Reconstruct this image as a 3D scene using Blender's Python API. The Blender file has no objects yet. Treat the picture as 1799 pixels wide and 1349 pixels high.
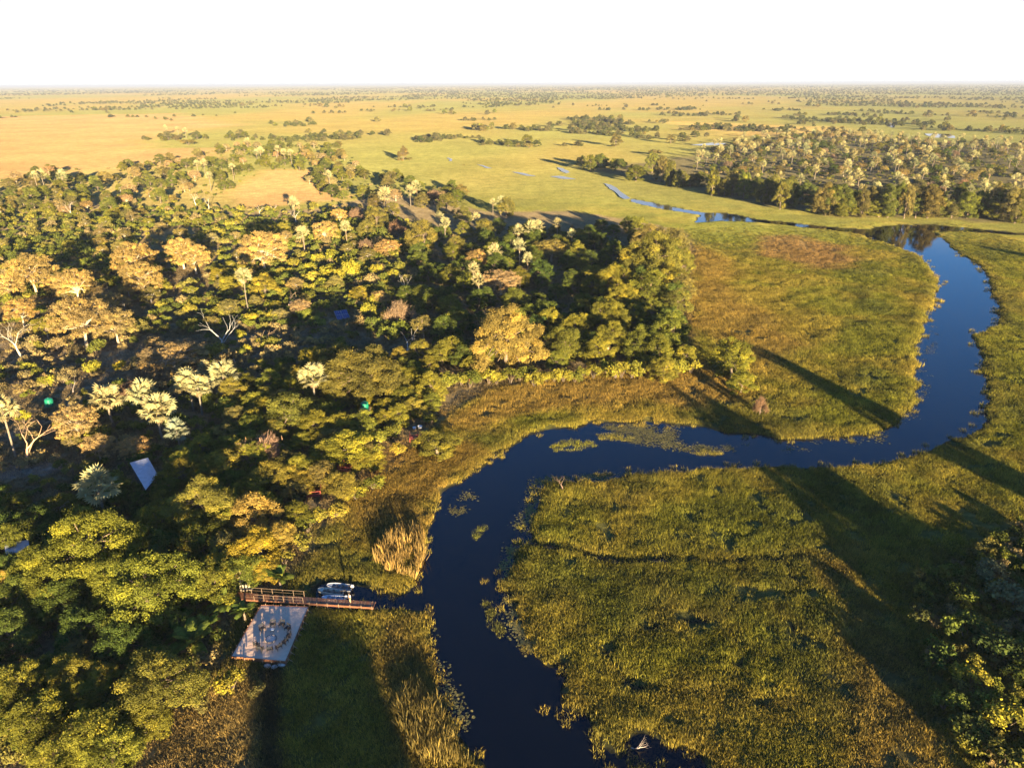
import bpy, math, random
import numpy as np
from mathutils import Matrix, Vector

# ------------------------------------------------------------------ camera, sky, sun, exposure
scene = bpy.context.scene
R = math.radians
CAM_H, PITCH, ROLL, FPX, CX, CY = 70.0, R(22.56), -0.0044, 1270.0, 899.5, 674.5
cam_data = bpy.data.cameras.new("camera")
cam_data.sensor_width = 36.0
cam_data.lens = 36.0 * FPX / 1799.0
cam_data.clip_start = 1.0
cam_data.clip_end = 90000.0
cam = bpy.data.objects.new("camera", cam_data)
CAM_M = Matrix.Rotation(math.pi / 2 - PITCH, 4, 'X') @ Matrix.Rotation(ROLL, 4, 'Z')
cam.matrix_world = Matrix.Translation((0, 0, CAM_H)) @ CAM_M
scene.collection.objects.link(cam)
scene.camera = cam

SUN_EL, SHADOW_LEFT = 6.6, 19.0          # sun low behind the camera; shadows run away and 19 deg to the left
world = bpy.data.worlds.new("World")
scene.world = world
world.use_nodes = True
nt = world.node_tree
bg = nt.nodes["Background"]
sky = nt.nodes.new("ShaderNodeTexSky")
sky.sky_type = 'NISHITA'
sky.sun_disc = False
sky.sun_elevation = R(SUN_EL)
sky.sun_rotation = R(180 - SHADOW_LEFT)
sky.altitude = 900
sky.air_density = 0.9
sky.dust_density = 0.5
sky.ozone_density = 5.0
# pale haze band that whitens the lowest sky all round the horizon
geo_w = nt.nodes.new("ShaderNodeNewGeometry")
sep_w = nt.nodes.new("ShaderNodeSeparateXYZ")
nt.links.new(geo_w.outputs["Incoming"], sep_w.inputs[0])
mr_w = nt.nodes.new("ShaderNodeMapRange")
mr_w.interpolation_type = 'SMOOTHSTEP'
nt.links.new(sep_w.outputs[2], mr_w.inputs[0])
mr_w.inputs[1].default_value = -0.19; mr_w.inputs[2].default_value = -0.118
mr_w.inputs[3].default_value = 0.0; mr_w.inputs[4].default_value = 1.0
mix_w = nt.nodes.new("ShaderNodeMix"); mix_w.data_type = 'RGBA'
nt.links.new(mr_w.outputs[0], mix_w.inputs[0])
nt.links.new(sky.outputs[0], mix_w.inputs[6])
mix_w.inputs[7].default_value = (2.7, 2.73, 2.76, 1)
nt.links.new(mix_w.outputs[2], bg.inputs[0])
bg.inputs[1].default_value = 0.072

sun_data = bpy.data.lights.new("sun", 'SUN')
sun_data.energy = 5.0
sun_data.angle = R(0.5)
sun_data.color = (1.0, 0.78, 0.47)
sun = bpy.data.objects.new("sun", sun_data)
sd_ = Vector((math.sin(R(SHADOW_LEFT)) * math.cos(R(SUN_EL)), -math.cos(R(SHADOW_LEFT)) * math.cos(R(SUN_EL)), math.sin(R(SUN_EL))))
sun.rotation_euler = sd_.to_track_quat('Z', 'Y').to_euler()
sun.location = (60, -120, 120)
scene.collection.objects.link(sun)

vs = scene.view_settings
vs.view_transform = 'Standard'
vs.look = 'None'
vs.gamma = 1.0
vs.use_curve_mapping = False
vs.exposure = 2.45
cy = scene.cycles
cy.max_bounces = 5
cy.diffuse_bounces = 3
cy.glossy_bounces = 2
cy.transmission_bounces = 3
cy.volume_bounces = 0
cy.transparent_max_bounces = 4
cy.use_denoising = True
cy.sample_clamp_indirect = 4.0

rng = np.random.default_rng(7)
random.seed(7)

# ------------------------------------------------------------------ pixel <-> ground helpers
_M3 = np.array(CAM_M.to_3x3())

def G(px, py, z=0.0):
    """the point at height z that the photograph shows at this pixel"""
    d = _M3 @ np.array([(px - CX) / FPX, -(py - CY) / FPX, -1.0])
    t = (z - CAM_H) / d[2]
    return np.array([d[0] * t, d[1] * t, z])

def depth(p):
    return -(_M3.T @ (np.array(p) - np.array([0, 0, CAM_H])))[2]

def project(P):
    q = (np.asarray(P) - np.array([0, 0, CAM_H])) @ _M3
    zc = -q[:, 2]
    zs = np.where(zc > 1, zc, 1)
    return CX + FPX * q[:, 0] / zs, CY - FPX * q[:, 1] / zs, zc

def poly(pts, z=0.0):
    return np.array([G(x, y, z)[:2] for x, y in pts])

def inside(P, pg):
    x, y = P[:, 0], P[:, 1]
    res = np.zeros(len(P), bool)
    n = len(pg)
    for i in range(n):
        x0, y0 = pg[i]; x1, y1 = pg[(i + 1) % n]
        if y0 == y1:
            continue
        c = ((y0 > y) != (y1 > y)) & (x < (x1 - x0) * (y - y0) / (y1 - y0) + x0)
        res ^= c
    return res

def segdist(P, pts, closed=True):
    d2 = np.full(len(P), 1e18)
    n = len(pts)
    for i in range(n if closed else n - 1):
        a = pts[i]; b = pts[(i + 1) % n]
        ab = b - a
        L = max(ab @ ab, 1e-9)
        t = np.clip(((P[:, 0] - a[0]) * ab[0] + (P[:, 1] - a[1]) * ab[1]) / L, 0, 1)
        dx = P[:, 0] - a[0] - t * ab[0]; dy = P[:, 1] - a[1] - t * ab[1]
        d2 = np.minimum(d2, dx * dx + dy * dy)
    return np.sqrt(d2)

def sdist(P, pg):
    """signed distance, negative inside"""
    d = segdist(P, pg)
    return np.where(inside(P, pg), -d, d)

def sstep(a, b, v):
    t = np.clip((v - a) / (b - a), 0, 1)
    return t * t * (3 - 2 * t)

_hash = np.random.default_rng(99).random((512, 512))
def vnoise(x, y):
    xi = np.floor(x).astype(int); yi = np.floor(y).astype(int)
    fx = x - xi; fy = y - yi
    fx = fx * fx * (3 - 2 * fx); fy = fy * fy * (3 - 2 * fy)
    h = lambda a, b: _hash[a % 512, b % 512]
    return (h(xi, yi) * (1 - fx) + h(xi + 1, yi) * fx) * (1 - fy) + (h(xi, yi + 1) * (1 - fx) + h(xi + 1, yi + 1) * fx) * fy

def fbm(x, y, s, octv=4):
    v = 0; a = 0.5; f = 1.0 / s; tot = 0
    for _ in range(octv):
        v = v + a * vnoise(x * f + 37.1 * f, y * f - 11.3 * f)
        tot += a; a *= 0.5; f *= 2.03
    return v / tot

# ------------------------------------------------------------------ object helpers
COL = scene.collection

def link(name, data, parent=None, loc=None, rot=None, scale=None, color=None):
    o = bpy.data.objects.new(name, data)
    COL.objects.link(o)
    if parent is not None:
        o.parent = parent
    if loc is not None:
        o.location = [float(v) for v in loc]
    if rot is not None:
        o.rotation_euler = rot
    if scale is not None:
        o.scale = scale if hasattr(scale, '__len__') else (scale,) * 3
    if color is not None:
        o.color = (float(color[0]), float(color[1]), float(color[2]), 1.0)
    return o

def tag(o, label=None, cat=None, group=None, kind=None):
    if label: o["label"] = label
    if cat: o["category"] = cat
    if group: o["group"] = group
    if kind: o["kind"] = kind
    return o

def mesh_np(name, V, F, mats, tint=None, smooth=False, midx=None):
    """V (n,3), F (m,k) same-size faces"""
    V = np.asarray(V, np.float32); F = np.asarray(F, np.int32)
    m = bpy.data.meshes.new(name)
    m.vertices.add(len(V)); m.vertices.foreach_set("co", V.ravel())
    k = F.shape[1]
    m.loops.add(F.size); m.loops.foreach_set("vertex_index", F.ravel())
    m.polygons.add(len(F))
    m.polygons.foreach_set("loop_start", np.arange(0, F.size, k, dtype=np.int32))
    m.polygons.foreach_set("use_smooth", np.full(len(F), smooth))
    if midx is not None:
        m.polygons.foreach_set("material_index", np.asarray(midx, np.int32))
    for mt in (mats if isinstance(mats, (list, tuple)) else [mats]):
        m.materials.append(mt)
    m.update(calc_edges=True)
    if tint is not None:
        a = m.attributes.new("tint", 'FLOAT', 'FACE')
        a.data.foreach_set("value", np.asarray(tint, np.float32))
    return m

class MB:
    """collects polygons of any size into one mesh"""
    def __init__(s): s.v = []; s.f = []
    def add(s, V, F):
        b = len(s.v); s.v += [tuple(float(c) for c in p) for p in V]; s.f += [tuple(i + b for i in f) for f in F]
        return s
    def box(s, c, size, rz=0.0, taper=1.0):
        x, y, z = [q / 2 for q in size]
        ca, sa = math.cos(rz), math.sin(rz)
        V = []
        for sz in (-1, 1):
            k = 1 if sz < 0 else taper
            for sx, sy in ((-1, -1), (1, -1), (1, 1), (-1, 1)):
                a, b = sx * x * k, sy * y * k
                V.append((c[0] + a * ca - b * sa, c[1] + a * sa + b * ca, c[2] + sz * z))
        return s.add(V, [(3, 2, 1, 0), (4, 5, 6, 7), (0, 1, 5, 4), (1, 2, 6, 5), (2, 3, 7, 6), (3, 0, 4, 7)])
    def bar(s, a, b, w, h=None):
        a = Vector(a); b = Vector(b); h = h or w
        d = (b - a).normalized()
        u = Vector((0, 0, 1)).cross(d)
        u = u.normalized() if u.length > 1e-4 else Vector((1, 0, 0))
        n = d.cross(u)
        V = [p + u * (sx * w / 2) + n * (sy * h / 2) for p in (a, b) for sx, sy in ((-1, -1), (1, -1), (1, 1), (-1, 1))]
        return s.add(V, [(3, 2, 1, 0), (4, 5, 6, 7), (0, 1, 5, 4), (1, 2, 6, 5), (2, 3, 7, 6), (3, 0, 4, 7)])
    def tube(s, pts, rad, n=7):
        V, F = tube_np(pts, rad, n); return s.add(V, [tuple(f) for f in F])
    def lathe(s, prof, n=20, c=(0, 0, 0)):
        V = []; F = []
        for r, z in prof:
            for k in range(n):
                a = 2 * math.pi * k / n
                V.append((c[0] + r * math.cos(a), c[1] + r * math.sin(a), c[2] + z))
        for i in range(len(prof) - 1):
            for k in range(n):
                F.append((i * n + k, i * n + (k + 1) % n, (i + 1) * n + (k + 1) % n, (i + 1) * n + k))
        F.append(tuple(range(n - 1, -1, -1))); F.append(tuple((len(prof) - 1) * n + k for k in range(n)))
        return s.add(V, F)
    def mesh(s, name, mat, smooth=False):
        m = bpy.data.meshes.new(name); m.from_pydata(s.v, [], s.f); m.materials.append(mat)
        if smooth: m.polygons.foreach_set("use_smooth", [True] * len(m.polygons))
        m.update(); return m
    def build(s, name, mat, parent=None, loc=None, rot=None, smooth=False, color=None):
        return link(name, s.mesh(name, mat, smooth), parent, loc, rot, None, color)

def tube_np(pts, rad, n=7):
    pts = [np.array(p, float) for p in pts]
    V = []; F = []
    up = np.array([0.31, 0.17, 0.93])
    for i, p in enumerate(pts):
        d = pts[min(i + 1, len(pts) - 1)] - pts[max(i - 1, 0)]
        d = d / (np.linalg.norm(d) + 1e-9)
        u = np.cross(up, d)
        if np.linalg.norm(u) < 1e-3: u = np.cross([1, 0, 0], d)
        u /= np.linalg.norm(u); w = np.cross(d, u)
        for k in range(n):
            a = 2 * math.pi * k / n
            V.append(p + rad[i] * (math.cos(a) * u + math.sin(a) * w))
    for i in range(len(pts) - 1):
        for k in range(n):
            F.append((i * n + k, i * n + (k + 1) % n, (i + 1) * n + (k + 1) % n, (i + 1) * n + k))
    return np.array(V), np.array(F)

# ------------------------------------------------------------------ materials
def new_mat(name):
    m = bpy.data.materials.new(name); m.use_nodes = True
    t = m.node_tree; t.nodes.clear()
    out = t.nodes.new("ShaderNodeOutputMaterial")
    return m, t, out

def N(t, typ, **kw):
    n = t.nodes.new(typ)
    for k, v in kw.items():
        setattr(n, k, v)
    return n

def mulc(t, a, fac):
    n = N(t, "ShaderNodeVectorMath", operation='SCALE')
    t.links.new(a, n.inputs[0])
    if isinstance(fac, (int, float)): n.inputs[3].default_value = fac
    else: t.links.new(fac, n.inputs[3])
    return n.outputs[0]

def leaf_mat(name, instanced=False, transl=0.22, yellow=(1.35, 1.12, 0.55)):
    m, t, out = new_mat(name)
    if instanced:
        a = N(t, "ShaderNodeAttribute", attribute_type='INSTANCER', attribute_name="col"); base = a.outputs["Color"]
    else:
        a = N(t, "ShaderNodeObjectInfo"); base = a.outputs["Color"]
    ti = N(t, "ShaderNodeAttribute", attribute_type='GEOMETRY', attribute_name="tint")
    b = mulc(t, base, ti.outputs["Fac"])
    # a share of the leaves is yellower than the rest
    mp = N(t, "ShaderNodeMapRange"); t.links.new(ti.outputs["Fac"], mp.inputs[0])
    mp.inputs[1].default_value = 1.0; mp.inputs[2].default_value = 1.5; mp.inputs[3].default_value = 0.0; mp.inputs[4].default_value = 0.6
    mx = N(t, "ShaderNodeMix", data_type='RGBA', blend_type='MULTIPLY')
    t.links.new(mp.outputs[0], mx.inputs[0]); t.links.new(b, mx.inputs[6]); mx.inputs[7].default_value = (*yellow, 1)
    d = N(t, "ShaderNodeBsdfDiffuse"); tr = N(t, "ShaderNodeBsdfTranslucent")
    t.links.new(mx.outputs[2], d.inputs[0]); t.links.new(mx.outputs[2], tr.inputs[0])
    ms = N(t, "ShaderNodeMixShader"); ms.inputs[0].default_value = transl
    t.links.new(d.outputs[0], ms.inputs[1]); t.links.new(tr.outputs[0], ms.inputs[2])
    t.links.new(ms.outputs[0], out.inputs[0])
    return m

def plain_mat(name, col, rough=0.8, var=0.25, scale=3.0, bump=0.0, metal=0.0, obj_color=False, spec=0.3, stretch=None):
    m, t, out = new_mat(name)
    p = N(t, "ShaderNodeBsdfPrincipled")
    p.inputs["Roughness"].default_value = rough; p.inputs["Metallic"].default_value = metal
    p.inputs["Specular IOR Level"].default_value = spec
    tc = N(t, "ShaderNodeTexCoord"); mpn = N(t, "ShaderNodeMapping"); t.links.new(tc.outputs["Object"], mpn.inputs[0])
    if stretch: mpn.inputs["Scale"].default_value = stretch
    ns = N(t, "ShaderNodeTexNoise"); ns.inputs["Scale"].default_value = scale; ns.inputs["Detail"].default_value = 5
    t.links.new(mpn.outputs[0], ns.inputs["Vector"])
    mr = N(t, "ShaderNodeMapRange"); t.links.new(ns.outputs[0], mr.inputs[0])
    mr.inputs[1].default_value = 0.3; mr.inputs[2].default_value = 0.7
    mr.inputs[3].default_value = 1 - var; mr.inputs[4].default_value = 1 + var
    if obj_color:
        oi = N(t, "ShaderNodeObjectInfo"); base = oi.outputs["Color"]
    else:
        rg = N(t, "ShaderNodeRGB"); rg.outputs[0].default_value = (*col, 1); base = rg.outputs[0]
    t.links.new(mulc(t, base, mr.outputs[0]), p.inputs["Base Color"])
    if bump:
        bp = N(t, "ShaderNodeBump"); bp.inputs["Strength"].default_value = 1.0; bp.inputs["Distance"].default_value = bump
        t.links.new(ns.outputs[0], bp.inputs["Height"]); t.links.new(bp.outputs[0], p.inputs["Normal"])
    t.links.new(p.outputs[0], out.inputs[0])
    return m

M_LEAF = leaf_mat("leaf")
M_LEAF_I = leaf_mat("leaf_scattered", True)
M_GRASS_I = leaf_mat("grass_blade", True, 0.30, (1.3, 1.1, 0.6))
M_PALM = leaf_mat("palm_leaf", False, 0.18, (1.1, 1.02, 0.85))
M_BARK = plain_mat("bark", (0.2, 0.16, 0.11), 0.9, 0.35, 2.0, 0.05, obj_color=True)
M_WOOD = plain_mat("timber", (0.2, 0.085, 0.042), 0.8, 0.3, 6.0, 0.004, stretch=(1, 1, 8))
M_POST = plain_mat("pale_pole", (0.36, 0.25, 0.15), 0.8, 0.25, 5.0)

def ground_mat():
    m, t, out = new_mat("ground")
    p = N(t, "ShaderNodeBsdfDiffuse")
    at = N(t, "ShaderNodeAttribute", attribute_type='GEOMETRY', attribute_name="Col")
    ge = N(t, "ShaderNodeNewGeometry")
    def noise(scale, det=4, rough=0.6):
        n = N(t, "ShaderNodeTexNoise"); n.inputs["Scale"].default_value = scale
        n.inputs["Detail"].default_value = det; n.inputs["Roughness"].default_value = rough
        t.links.new(ge.outputs["Position"], n.inputs["Vector"]); return n.outputs[0]
    def rng_(v, lo, hi, a=0.3, b=0.7):
        r = N(t, "ShaderNodeMapRange"); t.links.new(v, r.inputs[0])
        r.inputs[1].default_value = a; r.inputs[2].default_value = b; r.inputs[3].default_value = lo; r.inputs[4].default_value = hi
        return r.outputs[0]
    fine = noise(0.9, 5, 0.7); mid = noise(0.12, 5, 0.65); big = noise(0.012, 5, 0.6)
    c = mulc(t, at.outputs["Color"], rng_(fine, 0.6, 1.35))
    c = mulc(t, c, rng_(mid, 0.75, 1.22))
    c = mulc(t, c, rng_(big, 0.82, 1.15))
    t.links.new(c, p.inputs[0])
    # standing grass throws low sunlight back towards it: a fully rough diffuse surface with fine relief
    p.inputs["Roughness"].default_value = 0.6
    bp = N(t, "ShaderNodeBump"); bp.inputs["Strength"].default_value = 0.35; bp.inputs["Distance"].default_value = 0.5
    t.links.new(fine, bp.inputs["Height"]); t.links.new(bp.outputs[0], p.inputs["Normal"])
    t.links.new(p.outputs[0], out.inputs[0])
    return m

def water_mat():
    m, t, out = new_mat("water")
    p = N(t, "ShaderNodeBsdfPrincipled")
    p.inputs["Base Color"].default_value = (0.001, 0.002, 0.005, 1)
    p.inputs["Roughness"].default_value = 0.04
    p.inputs["IOR"].default_value = 1.333
    ge = N(t, "ShaderNodeNewGeometry")
    n = N(t, "ShaderNodeTexNoise"); n.inputs["Scale"].default_value = 1.1; n.inputs["Detail"].default_value = 3
    t.links.new(ge.outputs["Position"], n.inputs["Vector"])
    b = N(t, "ShaderNodeBump"); b.inputs["Strength"].default_value = 0.5; b.inputs["Distance"].default_value = 0.02
    t.links.new(n.outputs[0], b.inputs["Height"]); t.links.new(b.outputs[0], p.inputs["Normal"])
    t.links.new(p.outputs[0], out.inputs[0])
    return m
M_GROUND, M_WATER = ground_mat(), water_mat()

# ------------------------------------------------------------------ the river, traced from the banks
LEFT_BANK = [(930, 1560), (880, 1420), (848, 1343), (820, 1318), (804, 1296), (789, 1259), (776, 1228), (761, 1200), (753, 1131), (742, 1078),
    (700, 1071), (657, 1073), (600, 1070), (556, 1066), (553, 1040), (560, 1026), (574, 1021), (611, 1023), (647, 1030), (699, 1047), (717, 1038), (727, 1007), (730, 985), (750, 960),
    (747, 946), (750, 930), (764, 915), (758, 896), (773, 874), (786, 859), (820, 834), (842, 821), (867, 803), (895, 787), (917, 768),
    (948, 759), (979, 753), (1022, 744), (1069, 740), (1131, 740), (1178, 745), (1232, 746), (1275, 757), (1333, 762), (1372, 771),
    (1431, 770), (1489, 768), (1528, 760), (1567, 748), (1579, 736), (1606, 709), (1608, 670), (1602, 651), (1614, 643), (1602, 631),
    (1606, 608), (1618, 585), (1625, 553), (1641, 526), (1645, 495), (1633, 472), (1618, 454), (1579, 435), (1528, 421), (1509, 411),
    (1462, 405), (1396, 398), (1333, 391), (1267, 388), (1217, 392), (1232, 378), (1158, 367), (1104, 354)]
RIGHT_BANK = [(1108, 349), (1178, 363), (1236, 374), (1287, 376), (1330, 386), (1400, 393), (1470, 400), (1528, 404), (1544, 398), (1587, 395), (1645, 395), (1676, 398),
    (1723, 403), (1799, 411), (1900, 420), (1900, 424), (1799, 414), (1707, 408), (1637, 407), (1664, 425), (1684, 445), (1707, 456), (1734, 476), (1742, 491), (1746, 518), (1758, 538),
    (1758, 573), (1723, 585), (1715, 592), (1723, 624), (1731, 655), (1738, 690), (1738, 729), (1723, 760), (1707, 772), (1664, 779),
    (1637, 795), (1614, 801), (1576, 809), (1536, 820), (1489, 821), (1439, 823), (1365, 823), (1302, 828), (1240, 826), (1194, 831),
    (1094, 837), (1066, 850), (1022, 847), (960, 849), (954, 868), (951, 893), (941, 918), (935, 949), (917, 958), (910, 980), (901, 1008),
    (882, 1030), (898, 1042), (904, 1067), (923, 1095), (932, 1125), (945, 1153), (963, 1169), (997, 1172), (997, 1190), (988, 1209),
    (991, 1243), (1038, 1253), (1044, 1275), (1054, 1302), (1082, 1324), (1110, 1334), (1113, 1349), (1130, 1420), (1180, 1560)]
RIVER = poly(LEFT_BANK + RIGHT_BANK)
CHANNELS = [[(935, 955), (980, 965), (1030, 975), (1080, 988), (1130, 987), (1180, 982)],
            [(1180, 982), (1250, 990), (1330, 985), (1430, 978), (1500, 968)],
            [(1060, 1150), (1110, 1120), (1160, 1100), (1240, 1090)],
            [(1130, 1320), (1200, 1345)],
            [(1175, 985), (1160, 1030), (1190, 1060), (1150, 1100)], [(1290, 988), (1310, 1040), (1270, 1090), (1310, 1150), (1290, 1200)], [(1380, 982), (1400, 1030), (1370, 1075), (1410, 1120)],
            [(1010, 1120), (1060, 1150), (1100, 1200), (1160, 1215)], [(1200, 1230), (1260, 1215), (1330, 1240), (1390, 1235)], [(1000, 880), (1060, 890), (1130, 880)]]
CHW = [0.5, 0.1, 0.05, 2.6, -0.25, -0.2, -0.3, -0.1, -0.3, -0.4]
CHANNELS = [poly(c) for c in CHANNELS]

def river_sd(P):
    d = np.full(len(P), 200.0)
    m = (P[:, 0] > -60) & (P[:, 0] < 560) & (P[:, 1] > -40) & (P[:, 1] < 620)
    if m.any():
        Q = P[m]
        v = sdist(Q, RIVER)
        wob = (fbm(Q[:, 0], Q[:, 1], 5.0, 3) - 0.5) * 2.3 * np.clip(Q[:, 1] / 120, 0.5, 1.6)
        v = v + wob
        for c, w in zip(CHANNELS, CHW):
            v = np.minimum(v, segdist(Q, c, False) - w + (fbm(Q[:, 0] + 50, Q[:, 1], 3.0, 2) - 0.5) * 2.0)
        d[m] = v
    return d

# ------------------------------------------------------------------ zones of the ground (colours of soil and grass, plus one painted shadow strip)
WOOD_L = poly([(-700, 420), (0, 400), (120, 350), (330, 375), (440, 372), (560, 368), (680, 340), (850, 372), (1000, 372), (1100, 385), (1200, 408), (1222, 440), (1205, 520), (1215, 600),
               (1215, 640), (1100, 652), (980, 668), (860, 690), (790, 735), (740, 775), (660, 850), (590, 890), (545, 985), (500, 1040), (420, 1062), (400, 1160), (350, 1215), (250, 1380), (200, 1600), (-900, 1600)])
ZONES = [  # (polygon, colour, softness in metres, weight)
    (poly([(-900, 215), (0, 205), (300, 200), (430, 222), (265, 238), (250, 262), (420, 262), (300, 295), (120, 300), (0, 332), (-900, 370)]), (0.26, 0.175, 0.07), 60, 1.0),
    (poly([(-900, 340), (0, 335), (110, 300), (260, 300), (420, 330), (470, 296), (560, 300), (610, 350), (430, 368), (0, 395), (-900, 420)]), (0.26, 0.19, 0.07), 20, 0.6),
    (poly([(470, 300), (560, 298), (610, 352), (430, 368), (400, 335)]), (0.30, 0.19, 0.075), 12, 1.0),
    (poly([(1180, 215), (1480, 225), (1560, 240), (1330, 240), (1220, 228)]), (0.36, 0.24, 0.08), 60, 0.7),
    (poly([(1400, 285), (1520, 278), (1540, 300), (1440, 308)]), (0.2, 0.1, 0.06), 20, 0.9),
    (WOOD_L, (0.19, 0.145, 0.075), 4, 1.0),
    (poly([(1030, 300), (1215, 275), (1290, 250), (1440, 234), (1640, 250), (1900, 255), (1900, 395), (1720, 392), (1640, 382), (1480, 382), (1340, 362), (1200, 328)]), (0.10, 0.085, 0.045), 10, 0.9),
    (poly([(180, 395), (330, 380), (420, 395), (330, 440), (180, 450), (60, 430)]), (0.30, 0.21, 0.08), 12, 0.4),
    (poly([(0, 590), (200, 600), (430, 590), (640, 560), (660, 600), (520, 640), (420, 690), (250, 670), (100, 690), (0, 720)]), (0.23, 0.18, 0.11), 6, 0.8),
    (poly([(760, 745), (850, 693), (960, 668), (1130, 648), (1235, 632), (1310, 680), (1330, 712), (1240, 722), (1100, 708), (1000, 722), (900, 745), (820, 760)]), (0.31, 0.205, 0.055), 7, 0.8),
    (poly([(1212, 436), (1270, 445), (1290, 510), (1420, 610), (1330, 650), (1225, 600), (1205, 520)]), (0.28, 0.18, 0.05), 9, 0.6),
    (poly([(1320, 420), (1400, 418), (1480, 432), (1508, 455), (1450, 474), (1390, 462), (1330, 440)]), (0.27, 0.155, 0.065), 12, 0.75),
    (poly([(600, 870), (690, 775), (800, 772), (850, 798), (770, 872), (745, 950), (650, 960), (570, 920)]), (0.26, 0.16, 0.045), 6, 0.65),
    (poly([(330, 1205), (420, 1175), (462, 1180), (466, 1360), (440, 1560), (200, 1560), (250, 1349)]), (0.30, 0.215, 0.08), 2.5, 0.9),
    (poly([(1430, 985), (1500, 980), (1600, 1130), (1680, 1349), (1720, 1500), (1560, 1500), (1490, 1349), (1480, 1150)]), (0.23, 0.16, 0.045), 6, 0.7),
    (poly([(1080, 905), (1330, 880), (1480, 930), (1500, 975), (1300, 985), (1120, 965)]), (0.15, 0.16, 0.025), 8, 0.7),
    (poly([(660, 1085), (720, 1085), (745, 1160), (790, 1349), (720, 1349), (650, 1200)]), (0.22, 0.15, 0.045), 4, 0.7),
    (poly([(-100, 830), (40, 818), (115, 814), (150, 822), (100, 835), (0, 846), (-100, 860)]), (0.30, 0.25, 0.19), 1.2, 0.95),
    (poly([(-20, 775), (95, 730), (132, 700), (140, 706), (105, 736), (0, 784)]), (0.28, 0.23, 0.16), 1.0, 0.85),
    (poly([(370, 700), (420, 672), (470, 655), (475, 662), (430, 690), (385, 712)]), (0.24, 0.19, 0.13), 1.0, 0.8),
    (poly([(455, 1175), (497, 1172), (497, 1360), (505, 1560), (455, 1560), (462, 1360)]), (0.05, 0.045, 0.03), 1.0, 0.85),  # cast shadow along the meadow edge, painted as dark ground colour
]

def zone_color(P):
    """base colour of the ground cover at world points"""
    x, y = P[:, 0], P[:, 1]
    n1 = fbm(x, y, 38, 4); n2 = fbm(x + 300, y - 90, 9, 3)
    near = np.array([0.165, 0.172, 0.024]); near2 = np.array([0.27, 0.22, 0.04])
    far = np.array([0.215, 0.165, 0.05]); far2 = np.array([0.165, 0.16, 0.045])
    w = sstep(0.36, 0.64, n1 * 0.6 + n2 * 0.4)[:, None]
    wet = (sstep(0.52, 0.66, fbm(x - 400, y + 130, 16, 4)) * 0.6)[:, None]
    cn = near * (1 - w) + near2 * w
    cn = cn * (1 - wet) + np.array([0.095, 0.11, 0.026]) * wet
    nf = sstep(0.35, 0.65, fbm(x + 900, y * 0.55, 420, 4))[:, None]
    cf = far * (1 - nf) + far2 * nf
    d = sstep(260, 560, y)[:, None]
    c = cn * (1 - d) + cf * d
    right = (sstep(0.1, 0.75, x / np.maximum(np.abs(y), 50)) * sstep(300, 700, y))[:, None] * 0.55
    c = c * (1 - right) + np.array([0.15, 0.155, 0.05]) * right
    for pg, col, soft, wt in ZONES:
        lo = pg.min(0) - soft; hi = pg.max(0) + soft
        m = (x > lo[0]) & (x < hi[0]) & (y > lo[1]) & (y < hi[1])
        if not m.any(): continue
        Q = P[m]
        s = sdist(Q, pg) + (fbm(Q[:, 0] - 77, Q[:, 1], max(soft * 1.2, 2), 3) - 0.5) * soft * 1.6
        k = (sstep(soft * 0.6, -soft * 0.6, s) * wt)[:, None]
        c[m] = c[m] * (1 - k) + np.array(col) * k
    return c

def grow(a, step, lim, f):
    out = []; v = a; s = step
    while abs(v) < lim:
        s *= f; v = v + s; out.append(v)
    return out

xs = np.array(sorted(grow(-150, -1.0, 60000, 1.085)) + list(np.arange(-150, 200.01, 1.0)) + grow(200, 1.0, 60000, 1.085))
ys = np.array(sorted([30 - (v - 0) for v in grow(0, 1.5, 2500, 1.12)]) + list(np.arange(30, 320.01, 1.0)) + grow(320, 1.0, 60000, 1.04))
XX, YY = np.meshgrid(xs, ys)
P2 = np.stack([XX.ravel(), YY.ravel()], 1)
SD = river_sd(P2)
land = 0.32 + (fbm(P2[:, 0], P2[:, 1], 14, 3) - 0.5) * 0.35
ZZ = np.clip(0.06 + SD * 0.14, -0.9, None)
ZZ = np.minimum(ZZ, land)
nx, ny = len(xs), len(ys)
idx = np.arange(nx * ny).reshape(ny, nx)
F = np.stack([idx[:-1, :-1], idx[:-1, 1:], idx[1:, 1:], idx[1:, :-1]], -1).reshape(-1, 4)
gm = mesh_np("ground", np.stack([P2[:, 0], P2[:, 1], ZZ], 1), F, M_GROUND, smooth=True)
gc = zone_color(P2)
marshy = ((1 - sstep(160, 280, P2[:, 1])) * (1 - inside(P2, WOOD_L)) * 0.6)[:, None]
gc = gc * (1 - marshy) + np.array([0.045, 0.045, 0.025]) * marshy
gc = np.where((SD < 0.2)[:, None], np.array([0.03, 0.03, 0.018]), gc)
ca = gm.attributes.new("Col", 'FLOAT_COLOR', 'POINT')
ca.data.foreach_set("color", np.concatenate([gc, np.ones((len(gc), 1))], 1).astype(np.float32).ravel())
ground = tag(link("ground", gm), "grassy marsh, dry grass plain and woodland floor of the delta", "ground", kind="structure")

def ground_z(x, y):
    P = np.array([[x, y]], float)
    s = river_sd(P)[0]
    l = 0.32 + (fbm(P[:, 0], P[:, 1], 14, 3)[0] - 0.5) * 0.35
    return float(min(max(0.06 + s * 0.14, -0.9), l))

def ground_zs(P):
    s = river_sd(P)
    return np.minimum(np.clip(0.06 + s * 0.14, -0.9, None), 0.32 + (fbm(P[:, 0], P[:, 1], 14, 3) - 0.5) * 0.35), s

wm = mesh_np("river_water", [(-60, -160, 0), (560, -160, 0), (560, 640, 0), (-60, 640, 0)], [(0, 1, 2, 3)], M_WATER)
tag(link("river_water", wm), "dark blue river winding through the marsh", "river", kind="structure")

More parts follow.
